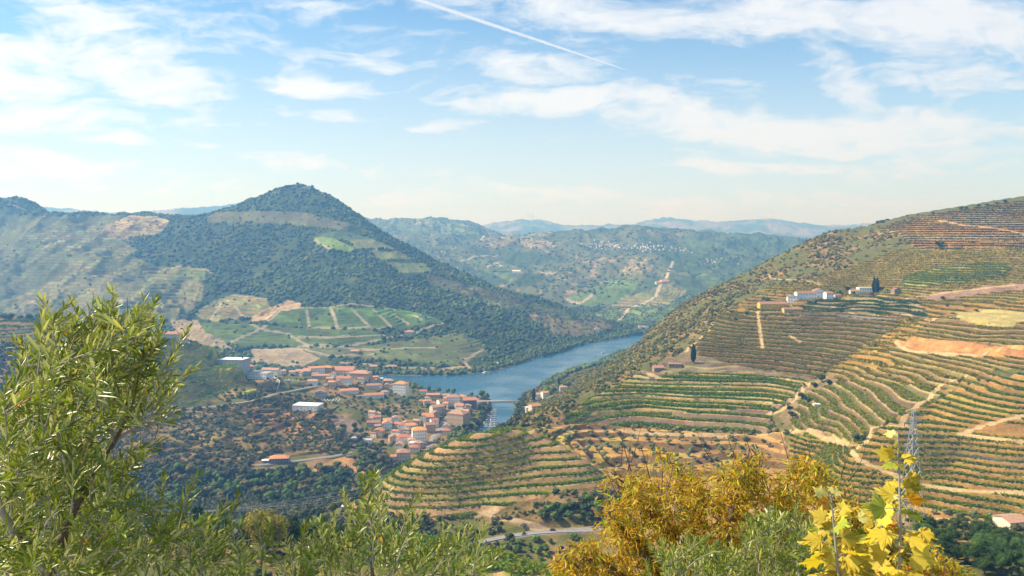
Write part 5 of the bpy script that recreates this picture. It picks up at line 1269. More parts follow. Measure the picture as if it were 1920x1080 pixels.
# buildings across the river
house(768, 628, 18, 14, 7, 8, "hip", "cream", "orange", 1, "orange roofed farmhouse on the track across the river", 1800, 2300, name="farmhouse", cat="farmhouse")
house(785, 627, 10, 10, 5, 8, "flat", "white", "white", 1, "white outbuilding right of the orange roofed farmhouse", 1800, 2300, name="outbuilding", cat="outbuilding")
house(932, 687, 5, 8, 7, 0, "flat", "cream", "white", 1, "little cream water tower among the far shore trees", 1650, 2000, name="tower", cat="tower", win=False)
house(700, 692, 14, 12, 5, 0, "gx", "tan", "salmon", 1, "low salmon roofed farm building behind the town on the far shore", 1650, 1850, name="farm_building", cat="farm building")
house(734, 692, 18, 12, 5, 0, "gx", "cream", "salmon", 1, "salmon roofed lodge on the far shore right of the farm building", 1650, 1850, name="lodge", cat="lodge")
house(665, 662, 16, 12, 4, 0, "gx", "tan", "salmon", 1, "pinkish shed below the green fields across the river", 1700, 1950, name="shed", cat="shed")
house(1120, 622, 9, 12, 8, 0, "gx", "white", "brown", 1, "white farmhouse near the bend on the far bank, left one", 2150, 2600, name="farmhouse", cat="farmhouse")
house(1203, 617, 10, 12, 8, 0, "gx", "white", "brown", 1, "white house at the far bend of the river, left one of the pair", 2350, 2900, name="house", cat="house")
house(1212, 618, 8, 12, 8, 0, "gx", "white", "brown", 1, "white house at the far bend of the river, right one of the pair", 2350, 2900, name="house", cat="house")
house(575, 353, 12, 14, 7, 0, "flat", "cream", "salmon", 2, "square chapel on the very summit of the pointed hill", 2700, 3000, name="chapel", cat="chapel")
house(568, 354, 8, 10, 4, 0, "flat", "cream", "salmon", 1, "low annex beside the summit chapel", 2700, 3000, name="annex", cat="annex", win=False)
for (px, py, r, lab) in ((533, 353, 6, "left tree of the pair at the left end of the hill summit"), (537, 352, 7, "right tree of the pair at the left end of the hill summit"), (561, 352, 6, "round tree left of the summit chapel"), (586, 352, 8, "round tree right of the summit chapel")):
    p = hit_any(px, py + 1, 2700, 3000)
    if p is not None: tree("dark", p - [0, 0, .5], r, 1.1, "tree", lab, "tree")
house(968, 513, 16, 20, 10, 0, "gx", "white", "white", 1, "long white winery on the hills up the river", 2800, 5000, name="winery", cat="winery", win=False)
house(978, 515, 8, 16, 8, 0, "gx", "white", "brown", 1, "white annex right of the long winery up the river", 2800, 5000, name="annex", cat="annex", win=False)
house(1248, 531, 16, 30, 7, 10, "gx", "cream", "orange", 1, "long terracotta roofed estate by the pale track up the river", 2600, 4800, name="estate_building", cat="estate building", win=False)
house(1236, 533, 11, 20, 7, 10, "gx", "cream", "orange", 1, "shorter terracotta roof left of the long estate up the river", 2600, 4800, name="estate_building", cat="estate building", win=False)
# white village high on the far hills
def village(spots, label, group):
    for (px, py, w, h) in spots:
        p = hit_any(px, py, 2700, 6000)
        if p is None: continue
        wm = w / F * p[1] * .9; d = wm * .8; hh = h / F * p[1]
        o = empty("village_house", (p[0], p[1], p[2]), random.uniform(-.5, .5))
        link("wall", poly_mesh("wall", *box(-wm / 2, wm / 2, -d / 2, d / 2, -6, hh * .75), WALLS["white"]), o)
        link("roof", poly_mesh("roof", *hip_roof(wm, d, hh * .75, hh * .4, .6), ROOFS[random.choice(["salmon", "white", "brown"])]), o)
        tag(o, label, "house", group)
sp = []
random.seed(21)
while len(sp) < 120:
    x = random.choice([random.gauss(1150, 22), random.gauss(1215, 16), random.gauss(1262, 24), random.gauss(1120, 14)])
    y = 461 + (x - 1130) * .045 + random.gauss(0, 3.6)
    if 1082 < x < 1330 and 448 < y < 476: sp.append((x, y, random.uniform(2.0, 3.8), random.uniform(1.8, 2.8)))
village(sp, "small white house in the village strung along the far hillside", "houses of the far hillside village")
sp = [(random.gauss(1350, 22), random.gauss(491, 3), random.uniform(1.8, 3), 1.8) for _ in range(14)]
village(sp, "tiny pale house in the hamlet just left of the vineyard hill's edge", "houses of the far hamlet")
sp = [(x, y, 2.6, 2) for x, y in ((820, 474), (828, 473), (834, 474), (930, 498), (938, 500), (858, 503), (893, 505))]
village(sp, "white farm building dotted on the blue hills up the river", "lone farms up the river")
print("buildings", NB)

# ------------------------------------------------------------------ bridge, jetty and boats
M_STEEL = simple("painted_steel", (.42, .40, .36), .6, .15, .5, metal=.2); M_STONE = WALLS["stone"]
pa = np.array(w_of(884, 752, 11.5)); pb = np.array(w_of(992, 751, 11.5))
LB = float(np.hypot(*(pb - pa))); ab = math.atan2(pb[1] - pa[1], pb[0] - pa[0])
br_ = empty("bridge", (pa[0], pa[1], 0), ab)
zd = 11.0
part("deck", [box(-6, LB + 6, -3.2, 3.2, zd, zd + .7)], simple("bridge_deck", (.36, .33, .29), .9, .15, .5), br_)
for s_ in (-1, 1):
    part("railing", [box(-6, LB + 6, s_ * 3.0 - .06, s_ * 3.0 + .06, zd + 1.7, zd + 1.85)] + [box(x, x + .14, s_ * 3.0 - .06, s_ * 3.0 + .06, zd + .7, zd + 1.7) for x in np.arange(0, LB, 2.5)], M_STEEL, br_)
    n = 18; x0, x1 = LB * .30, LB * .78
    tr = [box(x0, x1, s_ * 2.4 - .2, s_ * 2.4 + .2, zd - .5, zd - .05)]
    xs_ = np.linspace(x0, x1, n + 1)
    lo = zd - 3.4 + 1.6 * np.abs(np.linspace(-1, 1, n + 1)) ** 2 * -1 + 1.6
    lowc = [(x, s_ * 2.4, zd - 2.6 - 1.0 * (abs(t)) ** 2) for x, t in zip(xs_, np.linspace(-1, 1, n + 1))]
    tr.append(tube(lowc, [.28] * len(lowc), 4))
    for k in range(n):
        a_, b_ = lowc[k], (xs_[k + 1], s_ * 2.4, zd - .3)
        if k % 2: a_, b_ = (xs_[k], s_ * 2.4, zd - .3), lowc[k + 1]
        tr.append(tube([a_, tuple((np.array(a_) + np.array(b_)) / 2), b_], [.13] * 3, 4))
    part("truss", tr, M_STEEL, br_)
part("pier", [box(LB * .78, LB * .78 + 3.2, -3.6, 3.6, -6, zd)], M_STONE, br_)
part("pier", [box(LB * .30 - 3, LB * .30, -3.6, 3.6, -6, zd)], M_STONE, br_)
part("abutment", [box(-8, LB * .30 - 3, -3.3, 3.3, -2, zd)], M_STONE, br_)
part("abutment", [box(LB * .78 + 3.2, LB + 6, -3.1, 3.1, -2, zd)], M_STONE, br_)
tag(br_, "low grey bridge on stone piers where the small river meets the wide one", "bridge")
M_HULL = simple("boat_hull", (.72, .71, .68), .4, .08, 1); M_CANVAS = simple("boat_canvas", (.10, .12, .17), .8, .1, 1); M_WOODP = simple("weathered_planks", (.38, .33, .26), .9, .2, 2)
def hull_mesh(L_, B_, hh):
    st = [(-.5, .82, .0), (-.2, 1, 0), (.15, .95, .03), (.35, .62, .12), (.5, .03, .3)]
    V = []; 
    for (t, b_, up) in st:
        for (sx_, zz_) in ((-1, hh * (1 + up)), (-.8, .15), (0, -.25), (.8, .15), (1, hh * (1 + up))): V.append((t * L_, sx_ * b_ * B_ / 2, zz_))
    Fq = [[i * 5 + k, i * 5 + k + 1, i * 5 + k + 6, i * 5 + k + 5] for i in range(4) for k in range(4)] + [[0, 5, 9, 4], [5, 10, 14, 9], [10, 15, 19, 14], [15, 20, 24, 19]] + [[0, 4, 3, 2], [0, 2, 1, 1]]
    return V, Fq
def boat_proto(L_=7.5, B_=2.6):
    o = empty("motor_boat"); V, Fq = hull_mesh(L_, B_, .95); link("hull", poly_mesh("hull", V, Fq, M_HULL), o)
    c = link("cabin", poly_mesh("cabin", *box(-.1 * L_, .2 * L_, -B_ * .33, B_ * .33, .9, 1.9), M_HULL), o)
    link("windscreen", poly_mesh("windscreen", *box(.2 * L_, .2 * L_ + .1, -B_ * .3, B_ * .3, 1.2, 1.8), M_WIN), o)
    link("canopy", poly_mesh("canopy", *box(-.42 * L_, -.12 * L_, -B_ * .36, B_ * .36, 1.8, 1.95), M_CANVAS), o)
    return o
def copy_tree(o, parent=None):
    c = o.copy(); COL.objects.link(c)
    if parent is not None: c.parent = parent
    for ch in list(o.children): copy_tree(ch, c)
    return c
ja = np.array(w_of(922, 768)); jb = np.array(w_of(919, 802)); jd = (jb - ja) / np.hypot(*(jb - ja)); jn = np.array([jd[1], -jd[0]])
LJ = float(np.hypot(*(jb - ja)))
jo = empty("jetty", (ja[0], ja[1], 0), math.atan2(jd[1], jd[0]))
part("walkway", [box(0, LJ, -1.1, 1.1, .25, .6)], M_WOODP, jo)
for k in range(5): part("pile", [tube([(LJ * (k + .5) / 5, 1.5, -4), (LJ * (k + .5) / 5, 1.5, 2.2)], [.18, .18])], M_STEEL, jo)
tag(jo, "floating jetty with pleasure boats moored along both sides", "jetty")
bp = boat_proto(); nb_ = 0
for s_ in (-1, 1):
    for k in range(9):
        q = ja + jd * (4 + k * (LJ - 8) / 8.0) + jn * s_ * random.uniform(5.4, 6.2)
        o = bp if nb_ == 0 else copy_tree(bp); nb_ += 1
        o.location = (q[0], q[1], 0); o.rotation_euler = (0, 0, math.atan2(jn[1] * s_, jn[0] * s_) + random.uniform(-.12, .12)); f_ = random.uniform(.85, 1.2); o.scale = (f_, f_, f_ * 1.1)
        tag(o, ordinal(k + 1) + " white pleasure boat from the bridge on the " + ("left" if s_ > 0 else "right") + " side of the jetty", "boat", "boats at the jetty")
for (px, py, sc_, rz_, lab) in ((1131, 662, 1.5, .5, "small boat under way alone in the middle of the wide river"), (918, 758, 1.2, 1.2, "small boat moored just beyond the bridge arch"), (908, 794, 1.3, 1.4, "white boat tied to the quay left of the jetty"), (901, 806, 1.2, 1.3, "boat tied to the quay nearest the curved spur")):
    q = w_of(px, py); o = copy_tree(bp); o.location = (q[0], q[1], 0); o.rotation_euler = (0, 0, rz_); o.scale = (sc_,) * 3; o.pop("group", None)
    if "group" in o: del o["group"]
    tag(o, lab, "boat")
q = w_of(912, 699); o = empty("landing_stage", (q[0], q[1], 0), .2); part("platform", [box(-9, 9, -3, 3, .1, .9)], M_HULL, o); part("roof", [box(-6, 4, -2.4, 2.4, 3.0, 3.3)], M_HULL, o)
for sx_ in (-5.6, 3.6):
    for sy_ in (-2, 2): part("post", [box(sx_ - .12, sx_ + .12, sy_ - .12, sy_ + .12, .9, 3.0)], M_HULL, o)
tag(o, "white landing stage moored under the trees of the far shore", "landing stage")

# ------------------------------------------------------------------ cars
M_TYRE = simple("tyre_rubber", (.02, .02, .02), .9, .1, 5)
def car_proto(col, nm):
    m = simple(nm, col, .3, .05, 1, spec=.5); o = empty("car")
    prof = [(-2.1, .35), (-2.15, .8), (-1.6, .95), (-1.0, 1.42), (.45, 1.45), (1.15, .98), (2.0, .82), (2.15, .4)]
    V = [(x, s_ * (.82 if z < 1.1 else .66), z) for s_ in (-1, 1) for x, z in prof]; n = 8
    Fq = [[k, (k + 1) % n, n + (k + 1) % n, n + k] for k in range(n)] + [list(range(n)), list(range(2 * n - 1, n - 1, -1))]
    link("body", poly_mesh("body", V, Fq, m), o)
    W = [(x, s_ * (.84 if z < 1.1 else .70), z) for s_ in (-1, 1) for x, z in ((-1.35, 1.0), (-.95, 1.36), (.4, 1.38), (.95, 1.0))]
    link("side_window", poly_mesh("side_window", W[:4], [[0, 1, 2, 3]], M_WIN), o); link("side_window", poly_mesh("side_window", W[4:], [[0, 1, 2, 3]], M_WIN), o)
    link("windscreen", poly_mesh("windscreen", [(.55, -.6, 1.42), (.55, .6, 1.42), (1.14, .7, 1.03), (1.14, -.7, 1.03)], [[0, 1, 2, 3]], M_WIN), o)
    for sx_ in (-1.35, 1.35):
        for sy_ in (-.8, .8):
            v, f = tube([(sx_, sy_ - .1, .32), (sx_, sy_ + .1, .32)], [.33, .33], 12); link("wheel", poly_mesh("wheel", v, list(f) + [list(range(12)), list(range(12, 24))], M_TYRE), o)
    return o
CP_ = [car_proto((.72, .72, .70), "white_paint"), car_proto((.03, .035, .045), "black_paint"), car_proto((.35, .36, .38), "silver_paint"), car_proto((.40, .05, .04), "red_paint")]
USED = [0] * 4
def put_car(k, p, rz, label, group=None):
    o = CP_[k] if not USED[k] else copy_tree(CP_[k]); USED[k] = 1
    if "group" in o: del o["group"]
    o.location = p; o.rotation_euler = (0, 0, rz); tag(o, label, "car", group)
def road_car(ri, px, py, y0, k, label, side=1.6, group=None):
    p = hit_any(px, py, y0); b = ROADS[ri][1]; d = np.hypot(b[:, 0] - p[0], b[:, 1] - p[1]); i = int(np.clip(np.argmin(d), 1, len(b) - 2))
    t = b[i + 1] - b[i - 1]; t /= np.linalg.norm(t[:2]); n_ = np.array([-t[1], t[0], 0])
    q = b[i] + n_ * side; put_car(k, (q[0], q[1], q[2] + .02), math.atan2(t[1], t[0]), label, group)
road_car(0, 1037, 997, 500, 1, "dark car driving along the road under the curved spur", 1.8)
for k in range(12):
    i = 3 + int(k * (len(ROADS[3][1]) - 6) / 12); b = ROADS[3][1]; t = b[i + 1] - b[i - 1]; t /= np.linalg.norm(t[:2]); s_ = 3.0 if k % 3 else -3.0
    q = b[i] + np.array([-t[1], t[0], 0]) * s_; kk = (k * 7) % 4; nm_ = ["white", "black", "silver", "red"][kk]
    put_car(kk, (q[0], q[1], q[2] + .02), math.atan2(t[1], t[0]), nm_ + " car parked along the town's main street", nm_ + " cars parked on the main street")
for (cx, cy, n, lab, y0) in ((548, 714, 9, "car park above the retaining wall", 1100), (622, 752, 12, "yard beside the flat roofed workshop", 1050)):
    p0 = hit_any(cx, cy, y0, 1500)
    for k in range(n):
        x = p0[0] - 14 + (k % 6) * 5.0 + random.uniform(-.4, .4); y = p0[1] + (k // 6) * 9; kk = 0 if k % 4 else 2
        put_car(kk, (x, y, float(ground(x, y)) + .05), R(90) + random.uniform(-.08, .08), ("white" if kk == 0 else "silver") + " vehicle parked in the " + lab, ("white" if kk == 0 else "silver") + " vehicles in the " + lab)
for k in range(4):
    if not USED[k]:
        for ch in list(CP_[k].children): bpy.data.objects.remove(ch)
        bpy.data.objects.remove(CP_[k])

# ------------------------------------------------------------------ walls
def wall_line(pts, y0, y1, h, th, mat, name, label, cat="wall", drop=1.0):
    w = [hit_any(a, b, y0, y1) for a, b in pts]; w = np.array([p for p in w if p is not None])
    if len(w) < 2: print("no wall", label); return
    seg = np.hypot(*(w[1:, :2] - w[:-1, :2]).T); s = np.concatenate([[0], np.cumsum(seg)]); n = max(3, int(s[-1] / 5)); q = np.linspace(0, s[-1], n)
    b = np.stack([np.interp(q, s, w[:, i]) for i in range(3)], 1)
    t = np.gradient(b[:, :2], axis=0); t /= np.linalg.norm(t, axis=1)[:, None] + 1e-9; nn = np.stack([-t[:, 1], t[:, 0]], 1) * th / 2
    V = []
    for k in range(n):
        for (s_, dz) in ((-1, -drop), (-1, h), (1, h), (1, -drop)): V.append((b[k, 0] + nn[k, 0] * s_, b[k, 1] + nn[k, 1] * s_, b[k, 2] + dz))
    Fq = [[i * 4 + k, i * 4 + (k + 1) % 4, i * 4 + 4 + (k + 1) % 4, i * 4 + 4 + k] for i in range(n - 1) for k in range(4)] + [[0, 1, 2, 3], [n * 4 - 1, n * 4 - 2, n * 4 - 3, n * 4 - 4]]
    o = link(name, poly_mesh(name, V, Fq, mat)); tag(o, label, cat)
M_RW = simple("retaining_stone", (.27, .23, .19), .95, .3, .5); M_CONC = simple("concrete", (.50, .47, .42), .9, .15, .5)
wall_line([(925, 765), (918, 782), (908, 800), (890, 822)], 1050, 1400, 1.6, .8, M_RW, "quay_wall", "stone quay wall along the left bank of the small river", drop=5)
wall_line([(492, 712), (512, 708), (525, 716), (520, 730)], 1100, 1400, 2.2, .8, M_CONC, "retaining_wall", "pale concrete wall on the curve of the road into town", drop=3)
wall_line([(545, 722), (575, 724), (600, 718)], 1100, 1400, 2.5, .8, M_RW, "retaining_wall", "grey retaining wall under the upper car park", drop=4)
wall_line([(600, 772), (625, 770), (655, 752)], 1000, 1350, 3.5, 1.0, M_RW, "retaining_wall", "tall dark retaining wall holding up the workshop yard", drop=6)
wall_line([(478, 875), (520, 871), (570, 865), (620, 859), (662, 850)], 820, 1100, 1.0, .5, M_CONC, "parapet", "low pale parapet along the curving valley road", "parapet", drop=2)
wall_line([(872, 1026), (905, 1019), (960, 1008), (1010, 1002), (1060, 999), (1110, 998)], 480, 640, .9, .4, M_CONC, "parapet", "white parapet on the outer edge of the road under the spur", "parapet", drop=1.5)
wall_line([(728, 838), (745, 822), (765, 812)], 950, 1250, 4, .8, M_RW, "retaining_wall", "grey stone ramp wall climbing between the lower houses", drop=3)
wall_line([(1430, 589), (1480, 592), (1540, 592), (1600, 596), (1680, 603)], 900, 1200, 3.2, .8, M_RW, "retaining_wall", "long dark stone wall holding the estate's yard", drop=3)
wall_line([(1200, 713), (1230, 714), (1258, 713)], 780, 1050, 1.0, .5, M_CONC, "parapet", "low pale wall around the yard of the ruined farmhouse", "parapet", drop=1)

# ------------------------------------------------------------------ pylons, wires, masts, turbines
M_GALV = simple("galvanised_steel", (.46, .48, .50), .45, .1, 2, metal=.6); M_DARKM = simple("dark_metal", (.09, .08, .08), .6, .1, 2, metal=.3)
def bar(a, b, r=.08):
    a = np.array(a, float); b = np.array(b, float); return tube([a, (a + b) / 2, b], [r, r, r], 4)
def pylon(px, py, y, ground_z, ztop, wb, label, rz=.5):
    x = w_of(px, py)[0] * 0 + (px - 960) / F * y
    o = empty("pylon", (x, y, ground_z), rz); Ht = ztop - ground_z
    def half(t): return wb * (1 - t) ** 1.15 / 2 + .45
    lv = [0, .14, .27, .39, .5, .6, .69, .77, .84, .9, .95, 1.0]
    for sx_ in (-1, 1):
        for sy_ in (-1, 1):
            part("leg", [tube([(sx_ * half(t), sy_ * half(t), t * Ht) for t in lv], [.17] * len(lv), 4)], M_GALV, o)
    for (fx, fy) in ((1, 0), (-1, 0), (0, 1), (0, -1)):
        br = []
        for k in range(len(lv) - 1):
            a, b = half(lv[k]), half(lv[k + 1]); za, zb_ = lv[k] * Ht, lv[k + 1] * Ht
            for s_ in (-1, 1):
                if fx: br.append(bar((fx * a, s_ * a, za), (fx * b, -s_ * b, zb_), .085))
                else: br.append(bar((s_ * a, fy * a, za), (-s_ * b, fy * b, zb_), .085))
        part("bracing", br, M_GALV, o)
    arms = []
    for t in (.70, .80, .90):
        for s_ in (-1, 1):
            L_ = 4.2 + (.9 - t) * 6; z_ = t * Ht
            part("crossarm", [bar((0, 0, z_ + 1.1), (s_ * L_, 0, z_), .09), bar((0, .4, z_), (s_ * L_, 0, z_), .09), bar((0, -.4, z_), (s_ * L_, 0, z_), .09)], M_GALV, o)
            part("insulator", [tube([(s_ * L_, 0, z_), (s_ * L_, 0, z_ - .7), (s_ * L_, 0, z_ - 1.5)], [.1, .16, .1], 6)], M_WIN, o)
            arms.append((x + math.cos(rz) * s_ * L_, y + math.sin(rz) * s_ * L_, ground_z + z_ - 1.5))
    tag(o, label, "pylon"); return arms
def wire(a, b, sag, label, group, r=.05):
    a = np.array(a, float); b = np.array(b, float); t = np.linspace(0, 1, 24); p = a[None] * (1 - t)[:, None] + b[None] * t[:, None]; p[:, 2] -= sag * 4 * t * (1 - t)
    o = link("power_line", np_mesh("power_line", *tube(p, [r] * 24, 4), M_GALV)); tag(o, label, "wire", group)
WN = ['lowest left', 'lowest right', 'middle left', 'middle right', 'topmost left', 'topmost right']
g1 = float(ground((1722 - 960) / F * 300, 300)); A1 = pylon(1722, 985, 300, g1 - .5, 224, 7.0, "tall grey lattice pylon standing in front of the terraces", .25)
g2 = float(ground((706 - 960) / F * 430, 430)); A2 = pylon(706, 985, 430, g2 - .5, 158, 5.0, "smaller lattice pylon half hidden by the middle olive twigs", .9)
for k, a in enumerate(A1):
    q = unproject(2060, 846 + (k // 2) * 34 + (k % 2) * 10, 300); wire(a, q, 3, WN[k] + " cable running from the tall pylon to the right edge", "cables right of the tall pylon", .045)
for k, a in enumerate(A1):
    q = unproject(1130, 985 + (k // 2) * 10 + (k % 2) * 4, 480)
    wire(A2[k], q, 5, WN[k] + " cable crossing above the road under the spur", "cables above the road", .035)
for k, a in enumerate(A2):
    q = unproject(-120, 905 + (k // 2) * 18 + (k % 2) * 6, 420); wire(a, q, 12, WN[k] + " cable sweeping across the wooded valley", "cables across the wooded valley", .035)
p = hit_any(240, 602, 1100, 1300); q = empty("mast", p - [0, 0, 1]); part("pole", [tube([(0, 0, 0), (0, 0, 24), (0, 0, 50)], [1.1, .95, .8], 8)], M_DARKM, q); part("bracket", [box(-1.4, 1.4, -.2, .2, 44, 44.6)], M_DARKM, q); tag(q, "tall dark slender mast rising behind the olive tree", "mast")
for k, (px, py, hp) in enumerate(((990, 413, 17), (996, 412, 13), (1000, 412, 19), (1160, 419, 17), (1242, 410, 15), (1271, 410, 20), (1424, 411, 12), (1429, 411, 8), (1451, 410, 16), (1383, 413, 8))):
    Y = 12500; x, y, z = unproject(px, py + 6, Y); hh = (hp + 4) / F * Y * .80; o = empty("wind_turbine", (x, y, z), random.uniform(-.6, .6))
    part("tower", [tube([(0, 0, -30), (0, 0, hh * .5), (0, 0, hh)], [4.5, 4.0, 3.2], 8)], M_HULL, o); part("nacelle", [box(-3, 3, -7, 5, hh - 2, hh + 4)], M_HULL, o)
    ph = random.random() * 2
    for b in range(3):
        a = ph + b * 2.094; L_ = hh * .42; part("blade", [tube([(0, -7, hh + 1), (math.cos(a) * L_ * .4, -7, hh + 1 + math.sin(a) * L_ * .4), (math.cos(a) * L_, -7, hh + 1 + math.sin(a) * L_)], [2.4, 2.6, .8], 4)], M_HULL, o)
    tag(o, ["white wind turbine leftmost of the trio on the blue ridge", "white wind turbine in the middle of the trio on the blue ridge", "white wind turbine rightmost of the trio on the blue ridge", "lone wind turbine on the small peak of the pale ridge", "wind turbine left one of two on the pale ridge top", "wind turbine right one of two on the pale ridge top",
            "wind turbine left of the last blue peak", "short distant turbine between the two near the last blue peak", "wind turbine on the last blue peak left of the vineyard hill", "small wind turbine on the low saddle of the blue ridge"][k], "wind turbine")
for (px, py, y0, hp, lab) in ((1180, 708, 800, 16, "wooden utility pole at the left end of the ruined farm's yard"), (1194, 712, 800, 16, "wooden utility pole right beside the farmyard's first pole"), (1425, 600, 900, 40, "tall thin pole at the corner of the yellow warehouse"), (1461, 868, 600, 30, "bare wooden pole above the golden tree"), (1120, 935, 550, 22, "thin wooden pole at the right end of the curved spur")):
    p = hit_any(px, py, y0, 1300)
    if p is None: continue
    hh = hp / F * p[1]; o = empty("utility_pole", p - [0, 0, .5]); part("pole", [tube([(0, 0, 0), (0, 0, hh * .5), (0, 0, hh)], [.22, .19, .15], 6)], M_WOODP, o); part("crossbar", [box(-.9, .9, -.08, .08, hh - .8, hh - .6)], M_WOODP, o); tag(o, lab, "pole")

# ------------------------------------------------------------------ river
def water():
    m = bpy.data.materials.new("river_water"); N, L, P = nodes_of(m)
    geo = N.new("ShaderNodeNewGeometry"); mp = N.new("ShaderNodeMapping"); mp.inputs["Scale"].default_value = (.35, .12, 1); mp.inputs["Rotation"].default_value = (0, 0, .5); L.new(geo.outputs["Position"], mp.inputs["Vector"])
    a = N.new("ShaderNodeTexNoise"); a.inputs["Scale"].default_value = 1.2; a.inputs["Detail"].default_value = 6; a.inputs["Roughness"].default_value = .65; L.new(mp.outputs[0], a.inputs["Vector"])
    b = N.new("ShaderNodeTexNoise"); b.inputs["Scale"].default_value = .012; b.inputs["Detail"].default_value = 4; L.new(geo.outputs["Position"], b.inputs["Vector"])
    bp = N.new("ShaderNodeBump"); bp.inputs["Strength"].default_value = .32; bp.inputs["Distance"].default_value = .35; L.new(a.outputs["Fac"], bp.inputs["Height"]); L.new(bp.outputs[0], P.inputs["Normal"])
    P.inputs["Base Color"].default_value = (.018, .085, .155, 1)
    r = N.new("ShaderNodeMapRange"); L.new(b.outputs["Fac"], r.inputs["Value"]); r.inputs["From Min"].default_value = .4; r.inputs["From Max"].default_value = .6; r.inputs["To Min"].default_value = .12; r.inputs["To Max"].default_value = .32; L.new(r.outputs[0], P.inputs["Roughness"])
    P.inputs["IOR"].default_value = 1.33; P.inputs["Specular IOR Level"].default_value = .5
    return m
link("river", np_mesh("river", [(-2600, 880, 0), (6000, 880, 0), (6000, 3300, 0), (-2600, 3300, 0)], [[0, 1, 2, 3]], water()), kind="structure")
# ------------------------------------------------------------------ plants in front of the viewpoint
def leaf_mat(name, front, back, trans=.35, rough=.4, spec=.5, var=.35):
    m = bpy.data.materials.new(name); N, L, P = nodes_of(m)
    at = N.new("ShaderNodeAttribute"); at.attribute_name = "Col"
    geo = N.new("ShaderNodeNewGeometry"); mx = N.new("ShaderNodeMix"); mx.data_type = 'RGBA'
    L.new(geo.outputs["Backfacing"], mx.inputs["Factor"]); mx.inputs["A"].default_value = (*front, 1); mx.inputs["B"].default_value = (*back, 1)
    mu = N.new("ShaderNodeMix"); mu.data_type = 'RGBA'; mu.blend_type = 'MULTIPLY'; mu.inputs["Factor"].default_value = 1
    L.new(mx.outputs["Result"], mu.inputs["A"]); L.new(at.outputs["Color"], mu.inputs["B"])
    L.new(mu.outputs["Result"], P.inputs["Base Color"]); P.inputs["Roughness"].default_value = rough; P.inputs["Specular IOR Level"].default_value = spec
    o = [x for x in N if x.type == 'OUTPUT_MATERIAL'][0]; tr = N.new("ShaderNodeBsdfTranslucent"); L.new(mu.outputs["Result"], tr.inputs["Color"])
    ms = N.new("ShaderNodeMixShader"); ms.inputs[0].default_value = trans; L.new(P.outputs[0], ms.inputs[1]); L.new(tr.outputs[0], ms.inputs[2]); L.new(ms.outputs[0], o.inputs["Surface"])
    return m
M_OLIVE = leaf_mat("olive_leaf", (.17, .22, .012), (.40, .40, .12), .38, .33, .6)
M_GOLD = leaf_mat("golden_leaf", (.62, .45, .02), (.68, .50, .05), .5, .5, .4)
M_PLANE = leaf_mat("plane_leaf", (.76, .56, .02), (.80, .62, .07), .5, .5, .35)
M_TWIG = simple("grey_twig", (.30, .26, .20), .8, .25, 20); M_DTWIG = simple("brown_twig", (.12, .08, .06), .85, .25, 20)
def nrmv(v): return v / (np.linalg.norm(v, axis=-1, keepdims=True) + 1e-9)
class Leaves:
    """Collects leaves given base point, direction, normal, length, width, colour factor."""
    def __init__(s): s.b, s.d, s.n, s.l, s.w, s.c, s.curl = [], [], [], [], [], [], []
    def add(s, b, d, n, l, w, c, curl=0.0): s.b.append(b); s.d.append(d); s.n.append(n); s.l.append(l); s.w.append(w); s.c.append(c); s.curl.append(curl)
    def mesh(s, name, mat, prof=((0, .12), (.25, .8), (.5, 1.0), (.78, .7), (1.0, .04)), fold=.25):
        b = np.array(s.b); d = nrmv(np.array(s.d)); n = np.array(s.n); n = nrmv(n - (n * d).sum(1)[:, None] * d); sd_ = np.cross(d, n)
        l = np.array(s.l)[:, None]; w = np.array(s.w)[:, None]; cu = np.array(s.curl)[:, None]; k = len(b); rows_ = []
        for (t, ww) in prof:
            base = b + d * l * t + n * (-cu * l * t * t)
            rows_ += [base - sd_ * w * ww * .5 + n * w * ww * fold, base, base + sd_ * w * ww * .5 + n * w * ww * fold]
        V = np.stack(rows_, 1); m = len(prof)
        fq = np.array([[r_ * 3 + c_, r_ * 3 + c_ + 1, r_ * 3 + c_ + 4, r_ * 3 + c_ + 3] for r_ in range(m - 1) for c_ in range(2)])
        Fc = (fq[None] + (np.arange(k) * m * 3)[:, None, None]).reshape(-1, 4)
        C = np.repeat(np.array(s.c)[:, None, :], m * 3, 1).reshape(-1, 3)
        return np_mesh(name, V.reshape(-1, 3), Fc, mat, C, True)
def curve3(p0, p1, bend, n=10):
    t = np.linspace(0, 1, n)[:, None]; return p0 * (1 - t) + p1 * t + np.array(bend) * 4 * t * (1 - t)
def U3(px, py, y): return np.array(unproject(px, py, y))
